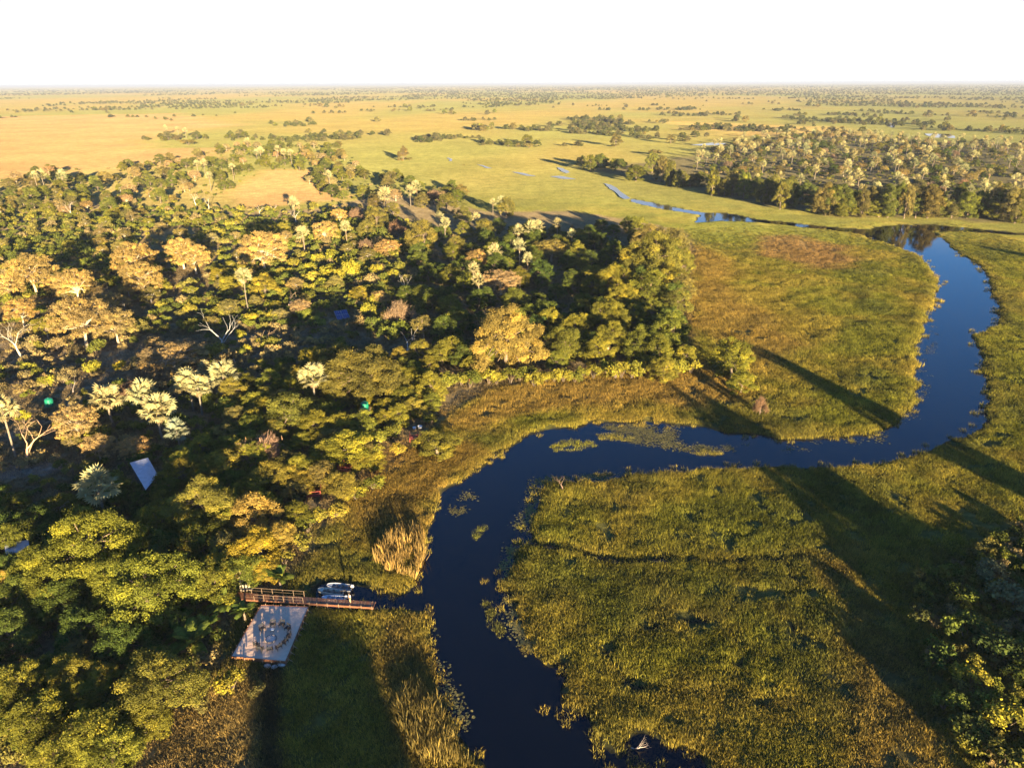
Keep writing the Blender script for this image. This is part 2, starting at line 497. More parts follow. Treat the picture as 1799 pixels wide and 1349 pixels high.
def pool(pts, label):
    c = [G(x, y, 0.62) for x, y in pts]
    # subdivide and wobble the rim
    rim = []
    for i in range(len(c)):
        a, b = c[i], c[(i + 1) % len(c)]
        for k in range(4):
            p = a + (b - a) * k / 4
            rim.append(p + np.array([*(rng.normal(0, 0.02, 2) * np.linalg.norm(b - a)), 0]))
    m = bpy.data.meshes.new("pool"); m.from_pydata([tuple(map(float, p)) for p in rim], [], [tuple(range(len(rim)))]); m.materials.append(M_WATER); m.update()
    tag(link("pool", m), label, "pool", kind="structure")
pool([(966, 310), (985, 309), (1013, 315), (992, 315)], "open pool in the green floodplain")
pool([(978, 294), (990, 296), (1001, 303), (994, 305), (986, 301)], "small bent pool above the larger pool")
pool([(1060, 322), (1075, 325), (1108, 349), (1100, 350), (1072, 332)], "narrow stream feeding the river")
pool([(838, 289), (850, 291), (866, 296), (856, 296)], "thin sliver of water on the plain")
pool([(900, 302), (920, 304), (942, 310), (925, 309)], "long sliver of water beside the pool")
pool([(786, 277), (793, 279), (795, 284), (790, 283)], "tiny pool on the plain")
pool([(1212, 255), (1250, 251), (1277, 252), (1268, 255), (1230, 256)], "pale water west of the palm wood")
pool([(1556, 218), (1563, 216), (1574, 222), (1570, 225), (1560, 222)], "bright far pool beyond the palm wood")
pool([(1625, 235), (1670, 236), (1680, 243), (1640, 242)], "far strip of water beyond the palm wood")

# ------------------------------------------------------------------ plant shapes (shared by many plants)
def unit(v):
    return v / (np.linalg.norm(v, axis=-1, keepdims=True) + 1e-9)

def kites(C, Nn, S, rg, asp=0.62, dirv=None):
    """leaf-shaped quads: centre, normal, length"""
    n = len(C)
    t = rg.normal(size=(n, 3)) if dirv is None else dirv + rg.normal(size=(n, 3)) * 0.25
    t = unit(t - (t * Nn).sum(1, keepdims=True) * Nn)
    b = np.cross(Nn, t)
    S = S[:, None]
    V = np.stack([C - t * S * 0.5, C + b * S * 0.5 * asp + t * S * 0.05, C + t * S * 0.5, C - b * S * 0.5 * asp + t * S * 0.05], 1).reshape(-1, 3)
    return V, np.arange(4 * n).reshape(n, 4)

def leaf_cloud(rg, lobes, ncl, nlf, ls, flat=0.8, outc=None, fuzz=0.34, up=0.35, rnd=0.6):
    """lobes: list of (centre, radius). returns V, F, tint"""
    Cs = []; Ns = []; T = []
    for c, r in lobes:
        c = np.array(c, float)
        o = unit(c - outc) if outc is not None else np.array([0, 0, 1.0])
        d = unit(rg.normal(size=(ncl * 3, 3)))
        keep = (d @ o > -0.35) & (d[:, 2] > -0.55)
        d = d[keep][:ncl]
        cp = c + d * (r * rg.uniform(0.6, 1.12, (len(d), 1))) * np.array([1, 1, flat])
        nn = unit(d + np.array([0, 0, up]))
        tl = rg.normal(1.0, 0.17)
        ct = np.clip(tl * rg.normal(1.0, 0.14, len(d)), 0.55, 1.6)
        P = np.repeat(cp, nlf, 0) + rg.normal(size=(len(d) * nlf, 3)) * fuzz * np.array([1, 1, 0.75])
        Cs.append(P); Ns.append(unit(np.repeat(nn, nlf, 0) + rg.normal(size=P.shape) * rnd)); T.append(np.repeat(ct, nlf) * rg.uniform(0.85, 1.15, len(P)))
    C = np.concatenate(Cs); Nn = np.concatenate(Ns); T = np.concatenate(T)
    V, F = kites(C, Nn, ls * rg.uniform(0.7, 1.35, len(C)), rg)
    return V, F, T

def limbs(rg, trunk_pts, r0, targets, n=6, start=0.45):
    """trunk and limbs as one tapered mesh"""
    mb = MB()
    rr = np.linspace(r0, r0 * 0.5, len(trunk_pts)); rr[0] *= 1.35
    mb.tube(trunk_pts, rr, n + 2)
    tp = [np.array(p, float) for p in trunk_pts]
    for tg in targets:
        f = rg.uniform(start, 1.0) * (len(tp) - 1)
        i = min(int(f), len(tp) - 2)
        a = tp[i] + (tp[i + 1] - tp[i]) * (f - i)
        tg = np.array(tg, float)
        m1 = a + (tg - a) * 0.4 + rg.normal(size=3) * 0.25 * np.array([1, 1, 0.4]) + np.array([0, 0, 0.08 * np.linalg.norm(tg - a)])
        mb.tube([a, m1, tg], [r0 * 0.45, r0 * 0.28, r0 * 0.09], n)
    return mb

def big_crown(seed, W=18.0, H=15.0, nl=44, ncl=44, nlf=11, ls=0.40, base=0.3, rl=(0.085, 0.13), flat=0.8, fuzz=0.3, kind='dome'):
    rg = np.random.default_rng(seed)
    lob = []
    cz = H * base
    tries = 0
    while len(lob) < nl and tries < 3000:
        tries += 1
        d = unit(rg.normal(size=3)); d[2] = abs(d[2]) * 1.0 if rg.random() < 0.8 else d[2] * 0.5
        k = rg.uniform(0.55, 1.0) ** 0.5
        r = W * rg.uniform(*rl)
        if kind == 'umbrella':
            ra = (W / 2 - r) * math.sqrt(rg.random()); an = rg.uniform(0, 6.283)
            c = np.array([ra * math.cos(an), ra * math.sin(an), H - r * flat - (ra / (W / 2)) ** 2 * H * 0.30 - rg.random() ** 1.4 * 0.46 * H])
        else:
            ex = (W / 2 - r) * (0.8 + 0.25 * math.sin(3 * math.atan2(d[1], d[0]) + seed)) 
            c = np.array([d[0] * ex * k, d[1] * ex * k, cz + max(d[2], -0.35) * (H - cz - r * flat) * k])
        if all(np.linalg.norm(c - q[0]) > 0.62 * (r + q[1]) for q in lob) or tries > 2200:
            lob.append((c, r))
    outc = np.array([0, 0, cz])
    V, F, T = leaf_cloud(rg, lob, ncl, nlf, ls, flat, outc, fuzz=fuzz, up=0.3)
    lean = rg.normal(0, 0.03 * H, 2)
    tr = limbs(rg, [(0, 0, -0.4), (lean[0] * 0.3, lean[1] * 0.3, H * 0.18), (lean[0], lean[1], H * 0.42), (lean[0] * 1.4, lean[1] * 1.4, H * 0.6)],
               W * 0.024 + 0.05, [q[0] * np.array([0.95, 0.95, 1]) - np.array([0, 0, 0.2]) for q in lob[::2]])
    return mesh_np("crown_leaves", V, F, M_LEAF, T), tr.mesh("trunk_limbs", M_BARK, True)

BIG = [big_crown(11 + i, W=18, H=15, nl=62, ncl=26, nlf=33, ls=0.265, rl=(0.06, 0.10), fuzz=0.30) for i in range(4)]
MID = [big_crown(31 + i, W=10, H=10, nl=34, ncl=19, nlf=30, ls=0.22, base=0.30, rl=(0.08, 0.125), fuzz=0.22) for i in range(7)]
ACA = [big_crown(61 + i, W=12, H=10.5, nl=64, ncl=14, nlf=24, ls=0.21, fuzz=0.2, rl=(0.075, 0.12), flat=0.6, kind='umbrella') for i in range(5)]
FARS = [big_crown(81 + i, W=10, H=9, nl=15, ncl=14, nlf=6, ls=0.85, rl=(0.12, 0.2), base=0.3) for i in range(5)]

def shrub_mesh(seed, W=3.6, H=2.7, nl=9, ncl=11, nlf=15, ls=0.26, mat=None):
    rg = np.random.default_rng(seed)
    lob = []
    for _ in range(nl):
        a = rg.uniform(0, 6.283); r = W * rg.uniform(0.14, 0.24); ra = (W / 2 - r) * rg.random() ** 0.5
        lob.append((np.array([ra * math.cos(a), ra * math.sin(a), r * 0.6 + (H - 1.5 * r) * (1 - (ra / W * 1.6) ** 2) * rg.uniform(0.5, 1)]), r))
    V, F, T = leaf_cloud(rg, lob, ncl, nlf, ls, 0.85, np.array([0, 0, H * 0.2]), fuzz=0.16)
    return mesh_np("shrub_leaves", V, F, mat or M_LEAF, T)
SHR = [shrub_mesh(200 + i) for i in range(7)]
SHR_I = [shrub_mesh(220 + i, nl=7, ncl=9, nlf=11, ls=0.33, mat=M_LEAF_I) for i in range(6)]
STEM = MB()
for k in range(5):
    a = k * 1.3
    STEM.tube([(0, 0, -0.3), (0.25 * math.cos(a), 0.25 * math.sin(a), 0.7), (0.75 * math.cos(a), 0.75 * math.sin(a), 1.6)], [0.06, 0.045, 0.015], 5)
STEM = STEM.mesh("stems", M_BARK, True)

def twiggy(seed, W=7.0, H=5.5, n=3600):
    """half-bare feathery bush: fine twigs fanning up and out, few leaves"""
    rg = np.random.default_rng(seed)
    lob = []
    for _ in range(12):
        d = unit(rg.normal(size=3)); d[2] = abs(d[2])
        lob.append(np.array([d[0] * W * 0.36, d[1] * W * 0.36, H * 0.35 + d[2] * H * 0.42]))
    L = np.array(lob)[rg.integers(0, 12, n)]
    d = unit(rg.normal(size=(n, 3)) + unit(L - np.array([0, 0, H * 0.1])) * 0.9 + np.array([0, 0, 0.5]))
    a = L + rg.normal(size=(n, 3)) * W * 0.075
    ln = rg.uniform(0.35, 0.95, (n, 1)); w = rg.uniform(0.03, 0.055, (n, 1))
    s = unit(np.cross(d, rg.normal(size=(n, 3))))
    V = np.stack([a - s * w, a + s * w, a + d * ln + s * w * 0.3, a + d * ln - s * w * 0.3], 1).reshape(-1, 3)
    T = np.clip(rg.normal(1, 0.2, n), 0.6, 1.5)
    tr = limbs(rg, [(0, 0, -0.3), (0.05, 0, H * 0.12), (0.1, 0.1, H * 0.3)], 0.16, lob, 5, 0.3)
    return mesh_np("twigs", V, np.arange(4 * n).reshape(n, 4), M_LEAF, T), tr.mesh("trunk_limbs", M_BARK, True)
TWI = [twiggy(300 + i) for i in range(3)]

# fan palm -----------------------------------------------------------
def fan_frond(rg, nleaf=13, pet=1.6, rad=1.25, droop=0.35):
    """one fan leaf: petiole along +x, leaflets radiating, folded and drooping at the tips"""
    V = []; F = []
    def q(pts):
        b = len(V); V.extend(pts); F.append((b, b + 1, b + 2, b + 3))
    q([(0, -0.05, 0), (pet, -0.025, 0.02), (pet, 0.025, 0.02), (0, 0.05, 0)])
    for k in range(nleaf):
        a = (k / (nleaf - 1) - 0.5) * 2 * R(125)
        L = rad * (1 - 0.22 * abs(a) / R(125)) * rg.uniform(0.9, 1.08)
        hw = 0.155
        dx, dy = math.cos(a), math.sin(a)
        zf = 0.16 * math.cos(a * 1.3)
        m = (pet + dx * L * 0.55, dy * L * 0.55, zf)
        tip = (pet + dx * L, dy * L, zf - droop * rg.uniform(0.3, 1.2))
        nxv = (-dy, dx)
        base = (pet - 0.05, 0, 0)
        q([base, (m[0] + nxv[0] * hw, m[1] + nxv[1] * hw, m[2] - 0.05), tip, (m[0] - nxv[0] * hw, m[1] - nxv[1] * hw, m[2] - 0.05)])
    return np.array(V), np.array(F)

def rot_yz(el, az, roll=0.0):
    return Matrix.Rotation(az, 4, 'Z') @ Matrix.Rotation(-el, 4, 'Y') @ Matrix.Rotation(roll, 4, 'X')

def palm_angles(rg, n=34):
    out = []
    for k in range(n):
        f = k / (n - 1)
        el = R(78 - 108 * f ** 1.1 + rg.normal(0, 7))
        out.append((el, k * 2.39996 + rg.normal(0, 0.15), rg.normal(0, 0.35), rg.uniform(0.85, 1.12)))
    return out

frg = np.random.default_rng(5)
FRONDS = []
for i in range(5):
    V, F = fan_frond(frg)
    FRONDS.append(mesh_np("fan_leaf", V, F, M_PALM, frg.uniform(0.85, 1.15, len(F))))

def palm_crown(seed, n=26, nleaf=8):
    rg = np.random.default_rng(seed)
    Vs = []; Fs = []; T = []; b = 0
    for el, az, ro, sc in palm_angles(rg, n):
        V, F = fan_frond(rg, nleaf); 
        V[:, 1] *= 1.0
        Mx = np.array((rot_yz(el, az, ro)).to_3x3()) * sc
        V = V @ Mx.T
        Vs.append(V); Fs.append(F + b); b += len(V); T.append(np.full(len(F), rg.uniform(0.82, 1.2)))
    return mesh_np("palm_leaves", np.concatenate(Vs), np.concatenate(Fs), M_PALM, np.concatenate(T))

def palm_skirt(seed, n=12):
    rg = np.random.default_rng(seed)
    Vs = []; Fs = []; b = 0
    for k in range(n):
        V, F = fan_frond(rg, 7, 1.0, 1.0, 0.5)
        V[:, 1] *= 0.5
        Mx = np.array(rot_yz(R(rg.uniform(-82, -55)), k * 2.4 + rg.normal(0, 0.2), rg.normal(0, 0.3)).to_3x3())
        Vs.append(V @ Mx.T); Fs.append(F + b); b += len(V)
    F = np.concatenate(Fs)
    return mesh_np("dead_leaves", np.concatenate(Vs), F, M_PALM, rg.uniform(0.7, 1.2, len(F)))
PCROWN = [palm_crown(400 + i) for i in range(6)]
PSKIRT = [palm_skirt(420 + i) for i in range(3)]
def palm_trunk(seed):
    rg = np.random.default_rng(seed)
    ph = rg.uniform(0, 6.28); am = rg.uniform(0.1, 0.45)
    pts = [(am * math.sin(ph + k * 0.45) - am * math.sin(ph), am * math.cos(ph + k * 0.5) - am * math.cos(ph), k / 6 * 10 - (0.3 if k == 0 else 0)) for k in range(7)]
    off = np.array([pts[-1][0], pts[-1][1]])
    pts = [(p[0] - off[0] * k / 6, p[1] - off[1] * k / 6, p[2]) for k, p in enumerate(pts)]
    return MB().tube(pts, [0.27, 0.2, 0.18, 0.18, 0.19, 0.18, 0.16], 8).mesh("palm_trunk", M_BARK, True)
PTRUNK = [palm_trunk(440 + i) for i in range(4)]

# feathery wild date palm ------------------------------------------------
def date_frond(rg, L=2.6):
    V = []; F = []; n = 15
    pts = [np.array([L * t, 0, L * (0.42 * t - 0.62 * t * t)]) for t in np.linspace(0, 1, n)]
    for i in range(n - 1):
        for s in (-1, 1):
            p, q = pts[i], pts[i + 1]
            ll = 0.62 * math.sin(math.pi * (0.12 + 0.82 * i / n)) + 0.08
            b = len(V)
            V += [p, q, q + np.array([0.3 * ll, s * ll * 0.9, -0.22 * ll]), p + np.array([0.24 * ll, s * ll, -0.3 * ll])]
            F.append((b, b + 1, b + 2, b + 3))
    return np.array(V), np.array(F)
DATE = []
for i in range(3):
    V, F = date_frond(frg)
    DATE.append(mesh_np("feather_leaf", V, F, M_LEAF, frg.uniform(0.8, 1.25, len(F))))

# bare dead tree ------------------------------------------------------------
def dead_tree(seed, H=8.0, levels=4, spread=0.6, r0=0.26, nb=3):
    rg = np.random.default_rng(seed)
    mb = MB()
    def rec(p, d, L, r, lv):
        pts = [p]; rad = [r]; dd = d.copy()
        for k in range(3):
            dd = unit(dd + rg.normal(size=3) * 0.16)
            pts.append(pts[-1] + dd * L / 3); rad.append(r * (1 - 0.15 * (k + 1)) if lv else r * (1 - 0.3 * (k + 1)))
        mb.tube(pts, [max(q, 0.012) for q in rad], 6 if lv > 1 else 4)
        if lv == 0: return
        for k in range(nb if lv > 1 else 2):
            f = pts[-1] if k < 2 else pts[2]
            a = rg.uniform(0, 6.283)
            nd = unit(dd + spread * np.array([math.cos(a), math.sin(a), rg.uniform(-0.2, 0.5)]))
            rec(f, nd, L * rg.uniform(0.6, 0.85), rad[-1] * rg.uniform(0.55, 0.8), lv - 1)
    rec(np.array([0, 0, -0.3]), np.array([0.05, 0.02, 1.0]), H * 0.36, r0, levels - 1)
    return mb
DEAD = [dead_tree(500 + i, 8, 4, s).mesh("bare_branches", M_BARK, True) for i, s in enumerate((0.75, 0.6, 0.9, 0.5))]

# ------------------------------------------------------------------ scatter (things nobody could count): points that carry one plant each
def scatter(name, P, protos, scl, rz, col, label, cat, tilt=None):
    c = bpy.data.collections.new(name + "_shapes")
    for i, me in enumerate(protos):
        c.objects.link(bpy.data.objects.new("%s_shape_%02d" % (name, i), me))
    n = len(P)
    m = bpy.data.meshes.new(name)
    m.vertices.add(n); m.vertices.foreach_set("co", np.asarray(P, np.float32).ravel())
    def at(nm, typ, key, val):
        a = m.attributes.new(nm, typ, 'POINT'); a.data.foreach_set(key, np.asarray(val).ravel())
    at("scl", 'FLOAT_VECTOR', "vector", np.asarray(scl, np.float32))
    rot = np.zeros((n, 3), np.float32); rot[:, 2] = rz
    if tilt is not None: rot[:, :2] = tilt
    at("rot", 'FLOAT_VECTOR', "vector", rot)
    at("col", 'FLOAT_COLOR', "color", np.concatenate([col, np.ones((n, 1))], 1).astype(np.float32))
    at("vi", 'INT', "value", rng.integers(0, len(protos), n).astype(np.int32))
    o = link(name, m)
    g = bpy.data.node_groups.new(name, 'GeometryNodeTree')
    g.interface.new_socket("Geometry", in_out='INPUT', socket_type='NodeSocketGeometry')
    g.interface.new_socket("Geometry", in_out='OUTPUT', socket_type='NodeSocketGeometry')
    gi = g.nodes.new('NodeGroupInput'); go = g.nodes.new('NodeGroupOutput')
    ip = g.nodes.new('GeometryNodeInstanceOnPoints'); ci = g.nodes.new('GeometryNodeCollectionInfo')
    ci.inputs["Collection"].default_value = c; ci.inputs["Separate Children"].default_value = True; ci.inputs["Reset Children"].default_value = True
    def na(nm, dt):
        a = g.nodes.new('GeometryNodeInputNamedAttribute'); a.data_type = dt; a.inputs["Name"].default_value = nm
        return [s for s in a.outputs if s.enabled and s.name == "Attribute"][0]
    g.links.new(gi.outputs[0], ip.inputs["Points"]); g.links.new(ci.outputs[0], ip.inputs["Instance"])
    ip.inputs["Pick Instance"].default_value = True
    g.links.new(na("vi", 'INT'), ip.inputs["Instance Index"])
    e2r = g.nodes.new('FunctionNodeEulerToRotation')
    g.links.new(na("rot", 'FLOAT_VECTOR'), e2r.inputs[0]); g.links.new(e2r.outputs[0], ip.inputs["Rotation"])
    g.links.new(na("scl", 'FLOAT_VECTOR'), ip.inputs["Scale"])
    g.links.new(ip.outputs[0], go.inputs[0])
    md = o.modifiers.new("scatter", 'NODES'); md.node_group = g
    return tag(o, label, cat, kind="stuff")

# ------------------------------------------------------------------ plants as things
EXCL = []          # (polygon, margin) kept free of scattered plants
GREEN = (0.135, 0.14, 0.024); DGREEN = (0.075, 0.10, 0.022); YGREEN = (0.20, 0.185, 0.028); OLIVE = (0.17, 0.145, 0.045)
GOLD = (0.36, 0.255, 0.085); TAN = (0.30, 0.21, 0.10); KHAKI = (0.25, 0.20, 0.08); ORANGE = (0.36, 0.235, 0.085); BROWN = (0.20, 0.13, 0.08)
DRYP = (0.28, 0.13, 0.09)
PALM = (0.32, 0.29, 0.135); PALEBARK = (0.42, 0.33, 0.22); BARK = (0.16, 0.12, 0.08); GREYB = (0.33, 0.29, 0.24)

def jit(c, s=0.1):
    k = random.gauss(1, s); h = random.gauss(0, s * 0.5)
    return (max(c[0] * (k + h), 0.005), max(c[1] * k, 0.005), max(c[2] * (k - h * 0.5), 0.004))

def solve(px, py, w, hr, hmin=1.0, hmax=30, frac=0.62):
    H = 8.0
    for _ in range(12):
        p = G(px, py, H * frac); W = w * depth(p) / FPX
        H = min(max(W * hr, hmin), hmax)
    return p[0], p[1], W, H

LANDMARKS = [(n, G(x, y)[:2]) for n, x, y in (("solar panels", 601, 560), ("raised water tank", 643, 738), ("thatched tent", 1064, 622), ("golden round tree", 888, 640), ("lone golden acacia", 461, 470),
    ("silver palm row", 300, 760), ("corrugated shed", 250, 850), ("small grey shed", 285, 1170), ("sand deck", 470, 1120), ("boardwalk", 470, 1055), ("ground tank", 88, 714), ("big dead tree", 44, 812),
    ("lone white palm", 549, 720), ("orange tree", 837, 475), ("golden plain", 150, 285), ("far left palms", 72, 318), ("far bare trunks", 122, 378), ("far palm trio", 498, 280), ("lone far palm", 407, 303), ("twin far palms", 355, 297), ("plain edge grove", 250, 305), ("upper wood corner", 860, 370), ("scrub top", 260, 385), ("far woodland corner", 620, 300), ("orange clearing", 480, 330), ("single meadow tree", 1290, 655), ("khaki acacias", 150, 600), ("yellow trees", 440, 530),
    ("upper meadow", 1225, 440), ("white tubs", 733, 752), ("red platform", 552, 870), ("reddish clearing", 1460, 293), ("river pool", 1600, 400), ("flat topped acacia", 305, 650), ("olive flat crown", 968, 470),
    ("bright far pool", 1565, 220), ("lone plain tree", 1082, 257), ("pale water strip", 1240, 255), ("open pool", 988, 312), ("stream mouth", 1230, 380), ("far sandy pan", 1640, 240), ("fallen white branches", 700, 620),
    ("pale blue roof", 30, 975), ("dry orange grass", 400, 1290), ("upper palms", 700, 400), ("brown twig bush", 456, 815), ("slim dead tree", 388, 628), ("broken dead tree", 464, 606), ("tall palm", 428, 532), ("marsh snag", 988, 862), ("shaded thicket", 1700, 1120), ("lone grey palm", 171, 900), ("feather palm", 338, 1150), ("huge foreground trees", 150, 1040), ("pinkish bush", 704, 570))]
def between(desc, x, y):
    """says which one by the two landmarks it stands between"""
    d = sorted((math.hypot(p[0] - x, p[1] - y), n) for n, p in LANDMARKS)
    if d[0][0] < 0.35 * d[1][0]:
        return "%s close to the %s" % (desc, d[0][1])
    return "%s between the %s and the %s" % (desc, d[0][1], d[1][1])
def look(W, c, kind, small=6.0, large=9.0):
    r, g, b = c
    hue = "golden" if r > 1.45 * g else "tan" if r > 1.2 * g and b > 0.3 * r else "yellow green" if r > 0.14 and g > 0.13 else "olive" if r > g * 1.02 else "dark green" if g < 0.085 else "green"
    sz = "small" if W < small else "large" if W > large else "middling"
    return "%s %s %s" % (sz, hue, kind)

TREE_BASES = []
def put_tree(name, x, y, W, H, proto, nomW, nomH, color, bark, label, cat="tree", group=None, z=None):
    z = ground_z(x, y) if z is None else z
    z = max(z, 0.02)
    e = link(name, None, None, (x, y, z), (0, 0, random.uniform(0, 6.283)))
    e.empty_display_size = 0.5
    tag(e, label, cat, group)
    crown, trunk = random.choice(proto)
    s = W / nomW * (1.0 if nomW in (7, 12) else 1.15); sz = H / nomH
    link("trunk", trunk, e, scale=(s, s, sz), color=bark)
    link("crown", crown, e, scale=(s, s, sz), color=color)
    if group and label == '': e['label'] = between(look(W, color, {'acacia_tree': 'acacia', 'half_bare_bush': 'half bare bush', 'plain_tree': 'island tree', 'scrub_tree': 'scrub tree', 'woodland_tree': 'woodland tree', 'palm_wood_tree': 'tree', 'shade_tree': 'shaded tree', 'understorey_tree': 'understorey tree', 'riverine_tree': 'tall tree', 'bank_tree': 'bank tree'}.get(name, 'tree')), x, y)
    TREE_BASES.append((x, y, W))
    return e

KINDS = {  # kind: (name, shapes, nominal W, nominal H, height/width, bark)
    'big': ("riverine_tree", BIG, 18, 15, 0.85, BARK), 'mid': ("broadleaf_tree", MID, 10, 10, 1.0, BARK),
    'aca': ("acacia_tree", ACA, 12, 10.5, 0.9, PALEBARK), 'flat': ("acacia_tree", ACA, 12, 10.5, 0.42, GREYB), 'twi': ("half_bare_bush", TWI, 7, 5.5, 0.8, (0.16, 0.13, 0.10)),
}
def tree(kind, px, py, w, color, label, group=None, hr=None, hmax=22, j=0.07):
    nm, pr, nW, nH, r, bk = KINDS[kind]
    x, y, W, H = solve(px, py, w, hr or r, 1.5, hmax)
    return put_tree(nm, x, y, W, H, pr, nW, nH, jit(color, j), jit(bk, 0.1), label, "bush" if kind == 'twi' else "tree", group)

def palm(px, py, w, label, group=None, h=None, near=False, color=PALM):
    """px,py: middle of the leaf head; w its width"""
    h = h or random.uniform(8.0, 10.5)
    p = G(px, py, h); W = w * depth(p) / FPX
    s = W / 5.0
    z = max(ground_z(p[0], p[1]), 0.02)
    e = link("fan_palm", None, None, (p[0], p[1], z), (0, 0, random.uniform(0, 6.28)))
    tag(e, label or between("%s pale fan palm" % ("tall" if h > 10.3 else "low" if h < 8.8 else "middling"), p[0], p[1]), "palm tree", group)
    link("trunk", random.choice(PTRUNK), e, scale=(s * 0.9, s * 0.9, (h - z) / 10), color=jit((0.17, 0.14, 0.10)))
    c = jit(color, 0.06)
    if near:
        rg = np.random.default_rng(int(px * 7 + py))
        for el, az, ro, sc in palm_angles(rg, 32):
            f = link("leaf", FRONDS[int(rg.integers(0, 5))], e, color=jit(c, 0.09))
            f.matrix_local = Matrix.Translation((0, 0, h - z)) @ rot_yz(el, az, ro) @ Matrix.Scale(sc * s, 4)
    else:
        link("crown", random.choice(PCROWN), e, loc=(0, 0, h - z), scale=s, color=c)
    link("dead_leaf_skirt", random.choice(PSKIRT), e, loc=(0, 0, h - z - 0.1), scale=s, color=jit((0.25, 0.19, 0.10)))
    TREE_BASES.append((p[0], p[1], W))
    return e

def date_palm(px, py, w, label, n=15, h=1.8, color=(0.10, 0.13, 0.025)):
    p = G(px, py, h); s = w * depth(p) / FPX / 4.4
    z = max(ground_z(p[0], p[1]), 0.02)
    e = link("feather_palm", None, None, (p[0], p[1], z), (0, 0, random.uniform(0, 6.28)))
    tag(e, label, "palm tree")
    link("trunk", MB().tube([(0, 0, -0.3), (0.1, 0, h * 0.5), (0, 0, h)], [0.2, 0.16, 0.12], 7).mesh("stout_trunk", M_BARK, True), e, color=BARK)
    for k in range(n):
        f = link("leaf", random.choice(DATE), e, color=jit(color, 0.12))
        f.matrix_local = Matrix.Translation((0, 0, h)) @ rot_yz(R(random.uniform(0, 65)), k * 2.4, random.gauss(0, 0.3)) @ Matrix.Scale(s * random.uniform(0.85, 1.1), 4)
    return e

def dead(px, py, hpx, label, var=0, color=(0.5, 0.42, 0.33), group=None, lie=False, rz=None):
    """px,py: foot of the tree; hpx its height"""
    p = G(px, py, 0.3); H = hpx * depth(p) / FPX
    e = link("dead_tree", None, None, (p[0], p[1], max(ground_z(p[0], p[1]), 0.0)), (R(78) if lie else 0, 0, rz if rz is not None else random.uniform(0, 6.28)))
    tag(e, label, "dead tree", group)
    link("branches", DEAD[var], e, scale=H / 6.2, color=jit(color, 0.08))
    return e

def shrub(px, py, w, color, label, group=None, hr=0.75, j=0.1):
    x, y, W, H = solve(px, py, w, hr, 0.6, 9, 0.5)
    return put_shrub(x, y, W, H, color, label, group, j)

def put_shrub(x, y, W, H, color, label, group=None, j=0.1):
    z = max(ground_z(x, y), 0.02)
    e = link("shrub", None, None, (x, y, z), (0, 0, random.uniform(0, 6.28))); tag(e, label or between(look(W, color, "rounded shrub", 2.8, 3.8), x, y), "shrub", group)
    s = W / 3.6
    link("stems", STEM, e, scale=(s, s, H / 2.7), color=BARK)
    link("foliage", random.choice(SHR), e, scale=(s, s, H / 2.7), color=jit(color, j))
    return e

# ------------------------------------------------------------------ built things: deck, boardwalk, boats, sheds, tanks
def frame_from(a, b):
    d = np.array(b[:2]) - np.array(a[:2])
    return math.atan2(d[1], d[0])

M_SAND, _t, _o = new_mat("raked_sand")
_p = N(_t, "ShaderNodeBsdfPrincipled"); _p.inputs["Roughness"].default_value = 0.95; _p.inputs["Specular IOR Level"].default_value = 0.1
_g = N(_t, "ShaderNodeNewGeometry")
_n = N(_t, "ShaderNodeTexNoise"); _n.inputs["Scale"].default_value = 2.2; _n.inputs["Detail"].default_value = 4
_t.links.new(_g.outputs["Position"], _n.inputs["Vector"])
_r = N(_t, "ShaderNodeMapRange"); _t.links.new(_n.outputs[0], _r.inputs[0]); _r.inputs[3].default_value = 0.82; _r.inputs[4].default_value = 1.12
_c = N(_t, "ShaderNodeRGB"); _c.outputs[0].default_value = (0.74, 0.52, 0.38, 1)
_t.links.new(mulc(_t, _c.outputs[0], _r.outputs[0]), _p.inputs["Base Color"])
_b = N(_t, "ShaderNodeBump"); _b.inputs["Strength"].default_value = 0.8; _b.inputs["Distance"].default_value = 0.06
_t.links.new(_n.outputs[0], _b.inputs["Height"]); _t.links.new(_b.outputs[0], _p.inputs["Normal"]); _t.links.new(_p.outputs[0], _o.inputs[0])

DZ = 0.95
dc = [G(459, 1063, DZ), G(541, 1066, DZ), G(501, 1161, DZ), G(407, 1152, DZ)]      # far-left, far-right, near-right, near-left
dmid = sum(dc) / 4
deck = tag(link("sand_deck", None, None, (dmid[0], dmid[1], 0.3)), "raised square deck filled with pale raked sand beside the boardwalk", "deck")
def loc_(p): return np.array(p) - np.array([dmid[0], dmid[1], 0.3])
L = [loc_(p) for p in dc]
sv = []; sf = []; ns = 48
srg = np.random.default_rng(3)
for j in range(ns + 1):
    for i in range(ns + 1):
        u, v = i / ns, j / ns
        q = L[0] * (1 - u) * (1 - v) + L[1] * u * (1 - v) + L[2] * u * v + L[3] * (1 - u) * v
        rim = min(u, v, 1 - u, 1 - v)
        q = q + np.array([0, 0, (0.05 * (fbm(np.array([q[0] * 1.0 + 40]), np.array([q[1] * 1.0]), 0.9, 3)[0] - 0.5) * 2.2 if rim > 0.01 else -0.03)])
        sv.append(tuple(q))
for j in range(ns):
    for i in range(ns):
        a = j * (ns + 1) + i
        sf.append((a, a + ns + 1, a + ns + 2, a + 1))
link("sand", mesh_np("sand", sv, sf, M_SAND, smooth=True), deck)
